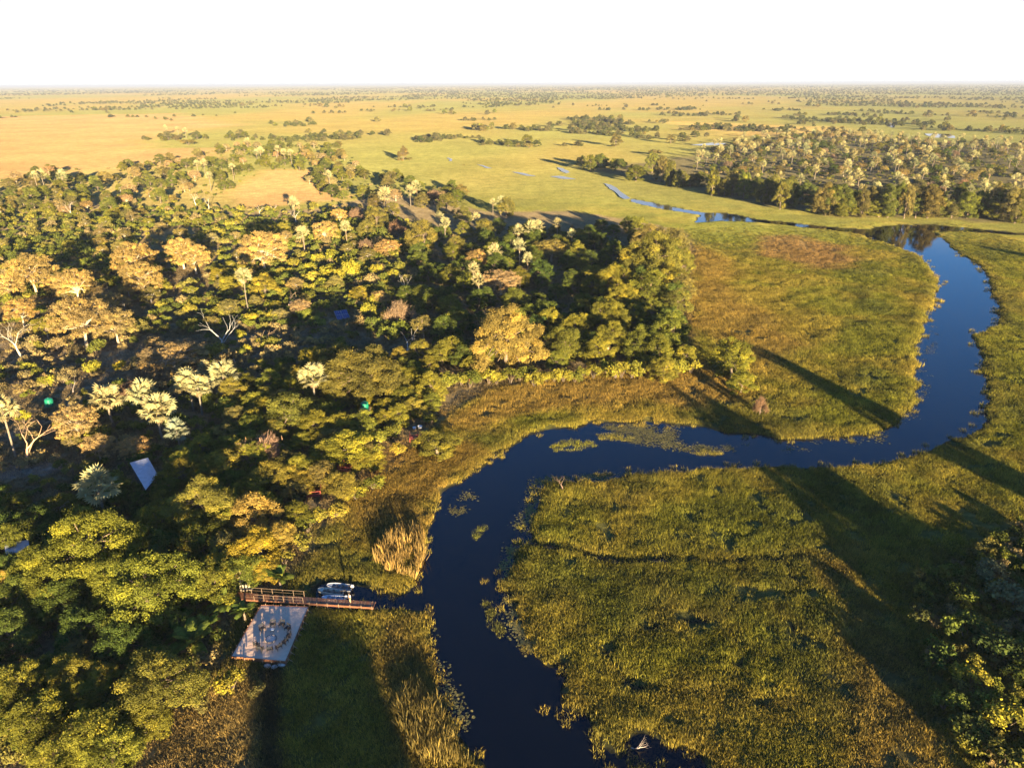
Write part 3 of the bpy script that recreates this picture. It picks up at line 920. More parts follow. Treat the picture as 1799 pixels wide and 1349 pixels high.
# retaining boards (three courses per side) and posts
for k in range(4):
    a, b = L[k], L[(k + 1) % 4]
    d = (b - a) / np.linalg.norm(b - a); nrm = np.array([d[1], -d[0], 0])
    if nrm @ (a + b) < 0: nrm = -nrm
    for c in range(3):
        off = nrm * 0.06
        MB().bar(a + off + d * -0.03 + np.array([0, 0, -0.06 - 0.24 * c]), b + off + d * 0.03 + np.array([0, 0, -0.06 - 0.24 * c]), 0.05, 0.225).build("edge_board", M_WOOD, deck)
    n = (6, 9, 6, 8)[k]
    for i in range(n):
        p = a + (b - a) * (i + 0.5) / n + nrm * 0.16
        MB().tube([p + np.array([0, 0, -1.0]), p + np.array([0, 0, 0.14])], [0.06, 0.055], 7).build("post", M_POST, deck)
        if k == 1:
            MB().tube([p + np.array([0, 0, -0.12]), p + nrm * 0.75 + np.array([0, 0, -0.75])], [0.05, 0.05], 6).build("brace", M_POST, deck)
EXCL.append((np.array([p[:2] for p in dc]), 3.2))

# boardwalk -----------------------------------------------------------------
WZ = 1.0
w_a, w_b = G(418, 1040, WZ), G(660, 1057, WZ)       # far edge
w_c, w_d = G(656, 1067.5, WZ), G(424, 1052.5, WZ)   # near edge
walk = tag(link("boardwalk", None, None, (w_d[0], w_d[1], 0)), "long brown plank boardwalk and jetty running from the trees out over the water", "boardwalk")
o0 = np.array([w_d[0], w_d[1], 0])
A, B, C_, D = [np.array(p) - o0 for p in (w_a, w_b, w_c, w_d)]
wl = np.linalg.norm(C_ - D); npl = int(wl / 0.165)
M_PLANK = plain_mat("weathered_plank", (0.215, 0.10, 0.055), 0.75, 0.3, 4.0, 0.004, obj_color=False)
plank_cols = [plain_mat("weathered_plank_%s" % n, c, 0.75, 0.3, 4.0, 0.004) for n, c in (("red", (0.24, 0.10, 0.05)), ("dark", (0.17, 0.08, 0.045)), ("tan", (0.27, 0.14, 0.075)))]
mid_d = unit((C_ - D)[None])[0]; acr = (A - D); wid = np.linalg.norm(A - D)
pm = [MB().box((0, 0, 0), (0.145, wid * 1.0, 0.045)).mesh("plank", m) for m in plank_cols]
for i in range(npl):
    f = (i + 0.5) / npl
    n_ = D + (C_ - D) * f; q_ = A + (B - A) * f
    c = (n_ + q_) / 2
    an = math.atan2((q_ - n_)[1], (q_ - n_)[0]) - math.pi / 2
    link("plank", random.choice(pm), walk, (c[0], c[1], WZ - 0.02 + random.gauss(0, 0.004)), (0, 0, an + random.gauss(0, 0.006)), (1, np.linalg.norm(q_ - n_) / wid, 1))
for s, e_ in ((A, B), (D, C_)):
    MB().bar(s + np.array([0, 0, -0.13]), e_ + np.array([0, 0, -0.13]), 0.09, 0.16).build("joist", M_WOOD, walk)
M_RAIL = plain_mat("weathered_pole", (0.21, 0.145, 0.09), 0.8, 0.25, 5.0)
def along(s, e_, px0, px1, px):
    return s + (e_ - s) * ((px - px0) / (px1 - px0))
for px in (544, 557.5, 575.4, 595, 615, 634.5, 653):     # jetty posts on the near edge
    p = along(D, C_, 424, 656, px)
    o = unit((D - A)[None])[0] * 0.08
    MB().tube([p + o + np.array([0, 0, -1.7]), p + o + np.array([0, 0, 0.32])], [0.06, 0.05], 7).build("post", M_RAIL, walk)
for px in (560, 590, 622, 655):
    p = along(A, B, 418, 660, px)
    MB().tube([p + np.array([0, 0, -1.7]), p + np.array([0, 0, 0.02])], [0.07, 0.065], 7).build("post", M_POST, walk)
MB().bar(along(D, C_, 424, 656, 540) + np.array([0, 0, 0.05]), C_ + np.array([0, 0, 0.05]), 0.07, 0.06).build("kerb_beam", M_WOOD, walk)
MB().bar(C_ + np.array([0, 0, 0.05]), B + np.array([0, 0, 0.05]), 0.07, 0.06).build("kerb_beam", M_WOOD, walk)
def railing(s, e_, n, mats):
    top = np.array([0, 0, 1.0])
    for i in range(n):
        p = s + (e_ - s) * i / (n - 1)
        MB().tube([p + np.array([0, 0, -1.3]), p + top], [0.04, 0.035], 7).build("rail_post", M_RAIL, walk)
    MB().tube([s + top, (s + e_) / 2 + top + np.array([0, 0, -0.02]), e_ + top], [0.024] * 3, 6).build("hand_rail", M_RAIL, walk)
    MB().tube([s + top * 0.5, e_ + top * 0.5], [0.012] * 2, 6).build("mid_rail", M_RAIL, walk)
railing(along(A, B, 418, 660, 424), along(A, B, 418, 660, 536), 7, None)
railing(along(D, C_, 424, 656, 430), along(D, C_, 424, 656, 534), 7, None)
EXCL.append((np.array([p[:2] for p in (w_a, w_b, w_c, w_d)]), 0.5))

# slatted screen at the landward end
sc0 = G(424, 1038, 0.4); sc1 = G(443, 1036, 0.4)
scr = tag(link("slatted_screen", None, None, (sc0[0], sc0[1], 0.3)), "pale slatted timber screen lit by the sun where the boardwalk enters the trees", "screen")
M_PALEW = plain_mat("pale_timber", (0.72, 0.6, 0.42), 0.7, 0.15, 5.0)
sd2 = (sc1 - sc0); sd2[2] = 0
for k in range(5):
    p = sd2 * (k / 4)
    MB().bar(p + np.array([0, 0, 0.0]), p + np.array([-0.15, 0.55, 2.3 - 0.12 * abs(k - 1)]), 0.27, 0.05).build("slat", M_PALEW, scr)
for h in (0.5, 1.6):
    MB().bar(np.array([-0.15 * h / 2.3, 0.04 + 0.55 * h / 2.3, h]), sd2 + np.array([-0.15 * h / 2.3, 0.04 + 0.55 * h / 2.3, h]), 0.05, 0.08).build("cross_bar", M_POST, scr)

# chairs round the fire ring -------------------------------------------------
M_CANVAS = plain_mat("dark_canvas", (0.02, 0.023, 0.03), 0.95, 0.2, 8.0)
M_FRAME = plain_mat("chair_frame", (0.05, 0.035, 0.025), 0.6, 0.2, 8.0)
def add_chair(p, rz, label):
    e = tag(link("camp_chair", None, None, p, (0, 0, rz)), label, "chair", "dark camp chairs in a ring on the sand")
    e.scale = (1.2, 1.2, 1.15)
    MB().box((0, 0, 0.43), (0.5, 0.46, 0.03)).build("seat", M_CANVAS, e)
    MB().box((0, -0.24, 0.72), (0.52, 0.025, 0.3)).build("backrest", M_CANVAS, e)
    for sx in (-1, 1):
        MB().bar((sx * 0.27, -0.24, 0.6), (sx * 0.27, 0.24, 0.62), 0.06, 0.035).build("armrest", M_FRAME, e)
        MB().bar((sx * 0.27, -0.24, 0), (sx * 0.27, -0.24, 0.9), 0.035).build("leg", M_FRAME, e)
        MB().bar((sx * 0.27, 0.22, 0), (sx * 0.27, 0.22, 0.6), 0.035).build("leg", M_FRAME, e)
    for sx in (-1, 1):
        MB().box((sx * 0.27, 0, 0.3), (0.02, 0.4, 0.25)).build("side_sling", M_CANVAS, e)
    MB().bar((-0.27, 0.0, 0.12), (0.27, 0.0, 0.42), 0.03).build("cross_brace", M_FRAME, e)
    MB().bar((0.27, 0.02, 0.12), (-0.27, 0.02, 0.42), 0.03).build("cross_brace", M_FRAME, e)
ring = G(400 + 820 / 10.79, 1060 + 675 / 10.79, DZ)
for zx, zy in ((860, 415), (1030, 415), (1140, 485), (1165, 620), (1095, 735), (970, 840), (805, 885), (630, 875), (665, 490), (555, 800)):
    p = G(400 + zx / 10.79, 1060 + zy / 10.79 + 2, DZ)
    v = ring - p
    add_chair((p[0], p[1], DZ + 0.01), math.atan2(v[1], v[0]) - math.pi / 2 + random.gauss(0, 0.15), "dark canvas camp chair facing the fire ring on the sand deck")
M_STONE = plain_mat("ring_stone", (0.33, 0.27, 0.24), 0.9, 0.3, 5.0, 0.02)
fr = tag(link("fire_ring", None, None, (ring[0], ring[1], DZ + 0.04)), "low round stone fire ring in the middle of the sand deck", "fire pit")
stone_m = [MB().box((0, 0, 0.06), (0.24, 0.17, 0.15), taper=0.8).mesh("stone", M_STONE) for _ in range(2)]
for k in range(18):
    a = k * 2 * math.pi / 18
    link("stone", stone_m[k % 2], fr, (0.72 * math.cos(a), 0.72 * math.sin(a), random.uniform(-0.02, 0.02)), (0, 0, a + math.pi / 2 + random.gauss(0, 0.08)))
M_ASH = plain_mat("ash", (0.55, 0.47, 0.42), 0.95, 0.3, 4.0)
MB().lathe([(0.64, -0.06), (0.63, 0.05), (0.4, 0.075), (0.02, 0.08)], 16).build("ash_bed", M_ASH, fr)
tp = G(400 + 850 / 10.79, 1060 + 520 / 10.79 + 1, DZ)
tb = tag(link("side_table", None, None, (tp[0], tp[1], DZ)), "small pale blue table between the chairs and the fire ring", "table")
M_BLUE = plain_mat("blue_grey_paint", (0.33, 0.4, 0.5), 0.6, 0.15, 5.0)
MB().box((0, 0, 0.42), (0.5, 0.4, 0.035)).build("table_top", M_BLUE, tb)
for sx in (-1, 1):
    for sy in (-1, 1):
        MB().bar((sx * 0.2, sy * 0.15, 0), (sx * 0.2, sy * 0.15, 0.4), 0.03).build("leg", M_FRAME, tb)
# sand bags below the near edge
M_BAG = plain_mat("sand_bag_cloth", (0.5, 0.45, 0.4), 0.9, 0.2, 4.0, 0.03)
for px, py, w in ((470, 1170, 1.1), (482, 1172, 0.9), (494, 1168, 1.2), (500, 1163, 0.8)):
    p = G(px, py, 0.35)
    o = MB().lathe([(0.1, -0.25), (0.42, -0.2), (0.5, 0.0), (0.42, 0.16), (0.15, 0.24)], 10).build("sand_bag", M_BAG, None, (p[0], p[1], 0.42), (0, 0, random.uniform(-0.4, 0.4)), True)
    o.scale = (w, 0.75, 0.8); tag(o, "pale sagging sand bag at the foot of the sand deck", "sand bag", "sand bags under the deck edge")

# boats ---------------------------------------------------------------------
def boat(bow, stern, beam, hull_col, in_col, label, motor=True, cover=None):
    pb, ps = G(*bow, 0.35), G(*stern, 0.35)
    Lb = np.linalg.norm(pb - ps); an = frame_from(ps, pb); mid = (pb + ps) / 2
    e = tag(link("motor_boat", None, None, (mid[0], mid[1], 0.0), (0, 0, an)), label, "boat", "boats moored beside the jetty")
    mh = plain_mat("boat_hull", hull_col, 0.4, 0.12, 2.0, metal=0.0); mi = plain_mat("boat_inside", in_col, 0.7, 0.2, 3.0)
    st = []; n = 14
    for i in range(n + 1):
        t = i / n
        w = beam / 2 * (0.86 + 0.14 * math.sin(math.pi * min(t * 1.2, 1))) * (1 if t < 0.5 else math.sqrt(max(1 - ((t - 0.5) / 0.5) ** 2.6, 0.02)))
        x = -Lb / 2 + Lb * t
        sheer = 0.5 + 0.16 * t * t
        keel = -0.14 + 0.2 * max(t - 0.75, 0) / 0.25
        st.append([(x, -w, sheer), (x, -w * 0.8, keel + 0.1), (x, 0, keel), (x, w * 0.8, keel + 0.1), (x, w, sheer)])
    V = [p for s in st for p in s]; F = []
    for i in range(n):
        for k in range(4):
            a = i * 5 + k; F.append((a, a + 5, a + 6, a + 1))
    F.append((0, 1, 2, 3, 4)); F.append(tuple(n * 5 + k for k in (4, 3, 2, 1, 0)))
    h = MB().add(V, F).build("hull", mh, e, smooth=False)
    h.modifiers.new("shell", 'SOLIDIFY').thickness = 0.03
    # floor, gunwale, benches
    fl = MB(); ring_ = [(s[1][0] * 0.96, s[1][1] * 0.93, 0.12) for s in st[:-2]] + [(s[3][0] * 0.96, s[3][1] * 0.93, 0.12) for s in st[:-2]][::-1]
    fl.add(ring_, [tuple(range(len(ring_)))]).build("floor", mi, e)
    for k in (0, 4):
        MB().tube([np.array(s[k]) for s in st], [0.035] * (n + 1), 6).build("gunwale", mh, e)
    for t in (0.2, 0.46, 0.7):
        s = st[int(t * n)]
        MB().box((s[0][0], 0, 0.36), (0.3, abs(s[0][1]) * 1.84, 0.05)).build("bench", mi, e)
    fd = [st[k][j] for k in range(11, n + 1) for j in (0,)] + [st[k][4] for k in range(n, 10, -1)]
    MB().add([(p[0], p[1] * 0.97, p[2] - 0.03) for p in fd], [tuple(range(len(fd)))]).build("fore_deck", mh, e)
    if motor:
        mm = plain_mat("engine_cowl", motor, 0.35, 0.05, 3.0)
        mo = link("outboard_motor", MB().box((-Lb / 2 - 0.22, 0, 0.78), (0.42, 0.3, 0.36), taper=0.75).mesh("cowl", mm), e)
        MB().box((-Lb / 2 - 0.2, 0, 0.15), (0.16, 0.1, 0.95)).build("drive_leg", M_FRAME, mo)
        MB().bar((-Lb / 2 - 0.05, 0, 0.72), (-Lb / 2 + 0.45, 0.1, 0.8), 0.045).build("tiller", M_FRAME, mo)
    return e, Lb
boat((575, 1029), (617, 1033), 1.35, (0.42, 0.42, 0.43), (0.17, 0.15, 0.14), "grey boat lying nearest the reeds, farthest from the jetty", (0.55, 0.55, 0.55))
boat((559, 1036.5), (603, 1041.5), 1.15, (0.55, 0.5, 0.4), (0.24, 0.16, 0.12), "cream rimmed boat with brown inside between two other boats", (0.05, 0.05, 0.055))
boat((566, 1051), (606, 1052), 1.2, (0.6, 0.61, 0.66), (0.4, 0.4, 0.45), "white boat tied up right against the jetty", (0.75, 0.72, 0.62))

# person on the jetty --------------------------------------------------------
def skin_mesh(name, mat, verts, edges, radii, parent, root=0):
    m = bpy.data.meshes.new(name); m.from_pydata(verts, edges, []); m.materials.append(mat)
    o = link(name, m, parent)
    o.modifiers.new("skin", 'SKIN'); 
    for i, r in enumerate(radii):
        m.skin_vertices[0].data[i].radius = (r, r) if not hasattr(r, '__len__') else r
    m.skin_vertices[0].data[root].use_root = True
    sb = o.modifiers.new("sub", 'SUBSURF'); sb.levels = 1; sb.render_levels = 1
    return o
pp = G(615.5, 1058.5, WZ)
person = tag(link("person", None, None, (pp[0], pp[1], WZ + 0.01), (0, 0, 2.2)), "person in a white shirt and tan trousers standing on the jetty by the moored boats", "person")
M_SKIN = plain_mat("skin", (0.12, 0.06, 0.035), 0.6, 0.08, 4.0); M_SHIRT = plain_mat("white_cotton", (0.82, 0.8, 0.76), 0.85, 0.06, 5.0)
M_TROU = plain_mat("tan_cotton", (0.42, 0.28, 0.15), 0.85, 0.1, 5.0); M_HAIR = plain_mat("black_hair", (0.012, 0.01, 0.009), 0.8, 0.2, 9.0)
bv = [(0, 0, 0.95), (0, 0.0, 1.2), (0, 0, 1.42), (0, 0.01, 1.52), (0, 0.03, 1.62), (0, 0.02, 1.72)]
be = [(0, 1), (1, 2), (2, 3), (3, 4), (4, 5)]; br = [0.13, 0.12, 0.1, 0.055, 0.085, 0.06]
for s in (-1, 1):
    i = len(bv); bv += [(s * 0.1, 0, 0.88), (s * 0.11, 0.02, 0.48), (s * 0.12, 0, 0.09), (s * 0.13, 0.13, 0.05)]
    be += [(0, i), (i, i + 1), (i + 1, i + 2), (i + 2, i + 3)]; br += [0.085, 0.06, 0.042, 0.04]
    i = len(bv); bv += [(s * 0.18, 0, 1.4), (s * 0.26, 0.02, 1.13), (s * 0.26, 0.12, 0.9), (s * 0.26, 0.15, 0.83)]
    be += [(2, i), (i, i + 1), (i + 1, i + 2), (i + 2, i + 3)]; br += [0.055, 0.045, 0.032, 0.03]
    w = i + 3
    for k in range(5):
        j = len(bv)
        a = (k - 2) * 0.022
        bv += [(s * 0.26 - s * (0.03 if k == 4 else 0), 0.15 + a, 0.79), (s * 0.25 - s * (0.05 if k == 4 else 0), 0.16 + a * 1.2, 0.745 + 0.01 * abs(k - 2))]
        be += [(w, j), (j, j + 1)]; br += [0.009, 0.008]
skin_mesh("body", M_SKIN, bv, be, br, person)
skin_mesh("shirt", M_SHIRT, [(0, 0, 0.93), (0, 0, 1.2), (0, 0, 1.41), (-0.19, 0, 1.4), (-0.265, 0.02, 1.14), (0.19, 0, 1.4), (0.265, 0.02, 1.14)],
          [(0, 1), (1, 2), (2, 3), (3, 4), (2, 5), (5, 6)], [(0.17, 0.13), (0.165, 0.13), (0.13, 0.11), 0.075, 0.065, 0.075, 0.065], person)
skin_mesh("trousers", M_TROU, [(0, 0, 0.95), (-0.1, 0, 0.86), (-0.11, 0.02, 0.48), (-0.12, 0, 0.12), (0.1, 0, 0.86), (0.11, 0.02, 0.48), (0.12, 0, 0.12)],
          [(0, 1), (1, 2), (2, 3), (0, 4), (4, 5), (5, 6)], [0.14, 0.1, 0.075, 0.065, 0.1, 0.075, 0.065], person)
MB().lathe([(0.02, 0.0), (0.088, -0.02), (0.1, -0.08), (0.085, -0.13)][::-1], 12, (0, 0.01, 1.8)).build("hair", M_HAIR, person, smooth=True)
face = MB().box((0, 0.115, 1.66), (0.025, 0.04, 0.05), taper=0.6).build("nose", M_SKIN, person)

# corrugated sheds ----------------------------------------------------------
M_IRON = plain_mat("corrugated_iron", (0.42, 0.44, 0.5), 0.45, 0.12, 1.5, metal=0.55)
M_WALL = plain_mat("shed_wall", (0.13, 0.09, 0.06), 0.85, 0.25, 3.0)
def shed(cpx, label, zt, zl, npan=5):
    c = [G(x, y, z) for (x, y), z in zip(cpx, zt)]
    m = sum(c) / 4
    e = tag(link("shed", None, None, (m[0], m[1], 0.3)), label, "shed")
    c = [p - np.array([m[0], m[1], 0.3]) for p in c]
    for k in range(npan):      # roof sheets side by side, each with ridges
        u0, u1 = k / npan, (k + 1) / npan
        V = []; F = []; nr = 10
        for i in range(nr + 1):
            u = u0 + (u1 - u0) * i / nr
            zz = np.array([0, 0, 0.035 * (i % 2) + 0.008 * (k % 2)])
            V += [c[0] * (1 - u) + c[1] * u + zz, c[3] * (1 - u) + c[2] * u + zz]
            if i: b = 2 * i; F.append((b - 2, b, b + 1, b - 1))
        o = MB().add(V, F).build("roof_sheet", M_IRON, e); o.modifiers.new("gauge", 'SOLIDIFY').thickness = 0.01
    cc = sum(c) / 4
    q = [cc + (p - cc) * 0.86 for p in c]
    for k in range(4):
        a, b = q[k], q[(k + 1) % 4]
        V = [(a[0], a[1], -0.3), (b[0], b[1], -0.3), (b[0], b[1], b[2] - 0.1), (a[0], a[1], a[2] - 0.1)]
        o = MB().add(V, [(0, 1, 2, 3)]).build("wall", M_WALL, e); o.modifiers.new("thick", 'SOLIDIFY').thickness = 0.08
    EXCL.append((np.array([p[:2] + m[:2] for p in c]), 1.0))
    return e
shed([(228, 813), (260, 804), (277, 834), (256, 861)], "shed with a tilted blue grey corrugated iron roof beside the pale acacias", (3.4, 3.4, 2.6, 2.6), 0)
shed([(262, 1139), (293, 1143), (312, 1160), (270, 1160)], "small grey roofed shed half hidden in trees left of the sand deck", (3.6, 3.6, 3.0, 3.0), 0, 4)
shed([(8, 955), (50, 948), (52, 966), (10, 975)], "shed with a pale blue roof almost covered by leafy trees", (4.2, 4.2, 3.6, 3.6), 0, 4)

# water tanks ---------------------------------------------------------------
M_TANK = plain_mat("green_plastic", (0.01, 0.17, 0.095), 0.4, 0.08, 2.0)
def tank_body(e, r, h, z0):
    prof = [(r, z0)]
    for k in range(6):
        z = z0 + h * (k + 0.5) / 6
        prof += [(r, z - 0.05), (r * 1.03, z), (r, z + 0.05)]
    prof += [(r, z0 + h), (r * 0.75, z0 + h + r * 0.28), (r * 0.3, z0 + h + r * 0.4)]
    b = MB().lathe(prof, 24).build("tank", M_TANK, e, smooth=True)
    MB().lathe([(r * 0.26, z0 + h + r * 0.38), (r * 0.26, z0 + h + r * 0.5)], 14).build("lid", M_TANK, b)
tk = G(643, 737, 0.3)
e = tag(link("water_tank", None, None, (tk[0], tk[1], 0.3)), "green water tank raised on a wooden pole stand", "water tank")
tank_body(e, 0.85, 1.5, 2.6)
for sx in (-1, 1):
    for sy in (-1, 1):
        MB().tube([(sx * 1.1, sy * 1.1, -0.4), (sx * 1.0, sy * 1.0, 2.5)], [0.1, 0.09], 7).build("leg", M_POST, e)
for k in range(7):
    MB().box((-1.05 + k * 0.35, 0, 2.55), (0.3, 2.4, 0.08)).build("platform_board", M_POST, e)
MB().bar((-1.05, -1.1, 0.4), (1.05, -1.1, 2.2), 0.08).build("brace", M_POST, e)
EXCL.append((np.array([(tk[0] - 2.5, tk[1] - 7), (tk[0] + 2.5, tk[1] - 7), (tk[0] + 2.5, tk[1] + 2), (tk[0] - 2.5, tk[1] + 2)]), 0.5))
tk = G(88, 714, 0.3)
e = tag(link("water_tank", None, None, (tk[0], tk[1], 0.25)), "green water tank standing on the ground beside the sandy track", "water tank")
tank_body(e, 0.95, 1.7, 0.1)
MB().lathe([(1.15, -0.2), (1.15, 0.1)], 20).build("base_slab", M_STONE, e)
EXCL.append((np.array([(tk[0] - 2, tk[1] - 9), (tk[0] + 2, tk[1] - 9), (tk[0] + 2, tk[1] + 2), (tk[0] - 2, tk[1] + 2)]), 0.5))

# solar panels ----------------------------------------------------------------
M_CELL = plain_mat("solar_cell", (0.02, 0.04, 0.16), 0.12, 0.15, 2.0, spec=0.6); M_ALU = plain_mat("aluminium", (0.5, 0.5, 0.5), 0.4, 0.1, 3.0, metal=0.8)
sp = G(601, 556, 0.8)
e = tag(link("solar_array", None, None, (sp[0], sp[1], 0.3), (0, 0, 0.45)), "blue solar panels on a low frame in the scrub", "solar panel")
for i in range(2):
    for j in range(2):
        cx_, cy_ = (i - 0.5) * 2.1, (j - 0.5) * 2.1
        zc_ = 1.1 + 0.42 * cy_
        fo = MB().add([(cx_ + sx * 1.0, cy_ + sy * 1.0, zc_ + 0.42 * sy * 1.0 + dz) for dz in (0, 0.05) for sx, sy in ((-1, -1), (1, -1), (1, 1), (-1, 1))],
                      [(3, 2, 1, 0), (4, 5, 6, 7), (0, 1, 5, 4), (1, 2, 6, 5), (2, 3, 7, 6), (3, 0, 4, 7)]).build("panel", M_ALU, e)
        for a in range(3):
            for b in range(3):
                x0, y0 = cx_ + (a - 1) * 0.64, cy_ + (b - 1) * 0.64
                MB().add([(x0 + sx * 0.3, y0 + sy * 0.3, 1.1 + 0.42 * (y0 + sy * 0.3) + 0.056) for sx, sy in ((-1, -1), (1, -1), (1, 1), (-1, 1))], [(0, 1, 2, 3)]).build("cell", M_CELL, fo)
for sx in (-1.8, 1.8):
    MB().bar((sx, -1.7, -0.4), (sx, -1.7, 0.4), 0.1).build("leg", M_ALU, e); MB().bar((sx, 1.7, -0.4), (sx, 1.7, 1.78), 0.1).build("leg", M_ALU, e)
EXCL.append((np.array([(sp[0] - 4, sp[1] - 12), (sp[0] + 4, sp[1] - 12), (sp[0] + 4, sp[1] + 3), (sp[0] - 4, sp[1] + 3)]), 0.5))

# small timber lodge platforms and tents in the river trees ----------------------
M_RED = plain_mat("red_timber", (0.28, 0.06, 0.04), 0.75, 0.25, 4.0); M_THATCH = plain_mat("dark_thatch", (0.09, 0.065, 0.045), 0.95, 0.3, 6.0, 0.05)
M_TENT = plain_mat("tan_tent_canvas", (0.55, 0.38, 0.24), 0.85, 0.12, 3.0)
def platform(px, py, label, s=1.0, rz=0.0, tent=False):
    p = G(px, py, 1.2)
    e = tag(link("tent_platform" if tent else "timber_platform", None, None, (p[0], p[1], 0.3), (0, 0, rz)), label, "tent" if tent else "platform")
    for k in range(9):
        MB().box(((k - 4) * 0.36 * s, 0, 0.9), (0.33 * s, 3.2 * s, 0.06)).build("board", M_RED, e)
    for sx in (-1, 1):
        for sy in (-1, 1):
            MB().bar((sx * 1.5 * s, sy * 1.45 * s, -0.4), (sx * 1.5 * s, sy * 1.45 * s, 1.9), 0.11).build("post", M_RED, e)
    for sx in (-1, 1):
        for h in (1.35, 1.85):
            MB().bar((sx * 1.5 * s, -1.5 * s, h), (sx * 1.5 * s, 1.5 * s, h), 0.07).build("rail", M_RED, e)
    for h in (1.35, 1.85):
        MB().bar((-1.5 * s, -1.5 * s, h), (1.5 * s, -1.5 * s, h), 0.07).build("rail", M_RED, e)
    if tent:
        MB().add([(-1.6 * s, -1.2 * s, 2.2), (1.6 * s, -1.2 * s, 2.2), (0, -1.2 * s, 3.6), (-1.6 * s, 2.6 * s, 2.2), (1.6 * s, 2.6 * s, 2.2), (0, 2.6 * s, 3.6)],
                 [(0, 1, 2), (5, 4, 3)]).build("gable", M_TENT, e)
        o = MB().add([(-1.9 * s, -1.5 * s, 2.0), (0, -1.5 * s, 3.66), (1.9 * s, -1.5 * s, 2.0), (-1.9 * s, 2.8 * s, 2.0), (0, 2.8 * s, 3.66), (1.9 * s, 2.8 * s, 2.0)],
                     [(0, 1, 4, 3), (1, 2, 5, 4)]).build("roof", M_THATCH, e); o.modifiers.new("thick", 'SOLIDIFY').thickness = 0.12
        for sx in (-1, 1):
            MB().box((sx * 1.45 * s, 0.7 * s, 1.55), (0.08, 3.6 * s, 1.3)).build("canvas_wall", M_TENT, e)
    EXCL.append((np.array([(p[0] - 3 * s, p[1] - 8), (p[0] + 3 * s, p[1] - 8), (p[0] + 3 * s, p[1] + 3 * s), (p[0] - 3 * s, p[1] + 3 * s)]), 0.5))
platform(552, 866, "red timber platform hidden among bushes near the marsh edge below the twiggy brown bush", 0.8, 0.2)
platform(610, 822, "dark red timber platform deep in the bright bushes above another platform", 0.9, -0.3)
platform(815, 664, "small red timber platform at the foot of the golden round tree", 0.7, 0.5)
platform(1064, 622, "thatched tan canvas tent on a platform under the tall river trees", 1.1, 0.3, True)
platform(727, 768, "red brown timber steps platform beside the white tubs", 0.55, 0.1)
M_WHITE = plain_mat("white_enamel", (0.8, 0.8, 0.8), 0.35, 0.05, 3.0)
for px, py, w, lab in ((728, 752, 0.8, "white open tub standing on the bank above the timber steps"), (738, 750, 1.0, "long white tub beside the round shrub on the bank"), (423, 678, 1.1, "pale tub by the sandy track under the silver palms")):
    p = G(px, py, 0.9)
    e = tag(link("wash_tub", None, None, (p[0], p[1], 0.3), (0, 0, 0.3)), lab, "tub")
    MB().lathe([(0.25 * w, 0.3), (0.42 * w, 0.35), (0.5 * w, 0.8), (0.54 * w, 0.82), (0.46 * w, 0.78), (0.38 * w, 0.45)], 18).build("basin", M_WHITE, e, smooth=True)
    for k in range(3):
        a = k * 2.1
        MB().bar((0.25 * w * math.cos(a), 0.25 * w * math.sin(a), -0.1), (0.25 * w * math.cos(a), 0.25 * w * math.sin(a), 0.35), 0.06).build("foot", M_FRAME, e)
    EXCL.append((np.array([(p[0] - 1, p[1] - 4), (p[0] + 1, p[1] - 4), (p[0] + 1, p[1] + 1), (p[0] - 1, p[1] + 1)]), 0.3))

# ------------------------------------------------------------------ trees, palms and bushes placed from the photograph
g1 = "golden acacias in the open scrub"
for x, y, w in ((55, 475, 85), (12, 500, 55), (97, 500, 42), (130, 497, 72), (235, 455, 82), (247, 487, 76), (35, 545, 58), (318, 440, 62), (340, 450, 60)):
    tree('aca', x, y, w, GOLD, '', g1)
tree('aca', 461, 436, 92, (0.38, 0.26, 0.09), "large lone golden acacia with two white trunks above the dark scrub")
for x, y, w in ((140, 560, 112), (200, 567, 72), (187, 532, 58)):
    tree('aca', x, y, w, KHAKI, '', "khaki acacias above the tank")
tree('aca', 80, 572, 48, YGREEN, "bright green acacia left of the khaki acacias", hr=0.9)
tree('flat', 305, 626, 130, (0.28, 0.2, 0.09), "low flat topped acacia spreading behind the row of silver palms")
tree('flat', 252, 634, 48, KHAKI, "small khaki acacia beside the low flat topped acacia", hr=0.6)
for x, y, w in ((571, 404, 48), (595, 378, 32)):
    tree('aca', x, y, w, (0.43, 0.29, 0.09), '', "orange gold acacias of the upper scrub")
tree('aca', 680, 434, 52, ORANGE, "orange leaved acacia right of the yellow green bushes", hr=0.6)
tree('mid', 837, 452, 46, ORANGE, "round orange leaved tree beside a silver palm", hr=0.9)
tree('aca', 528, 541, 40, TAN, "tan half bare acacia left of the solar panels")
tree('mid', 398, 497, 36, YGREEN, "round yellow green tree on the left of the tall palm", hr=0.95)
tree('mid', 464, 497, 52, (0.26, 0.21, 0.03), "bright yellow tree on the right of the tall palm", hr=0.9)
tree('mid', 629, 514, 36, (0.24, 0.2, 0.03), "bright yellow round tree above the solar panels", hr=0.9)
tree('twi', 704, 548, 58, (0.29, 0.2, 0.12), "pinkish brown half bare bush right of the solar panels", hr=0.75)
tree('aca', 744, 572, 48, OLIVE, "olive flat topped tree leaning by the fallen white branches")
for x, y, w in ((659, 380, 48), (741, 408, 62), (784, 352, 38), (643, 398, 32), (815, 375, 34), (850, 398, 40), (890, 360, 36), (690, 365, 30), (800, 430, 44)):
    tree('mid', x, y, w, (0.15, 0.14, 0.035), '', "olive trees of the upper wood")
for x, y, w in ((627, 378, 28), (699, 400, 32), (643, 431, 26), (762, 345, 26)):
    tree('twi', x, y, w, BROWN, '', "brown bushes of the upper wood", hr=1.0)
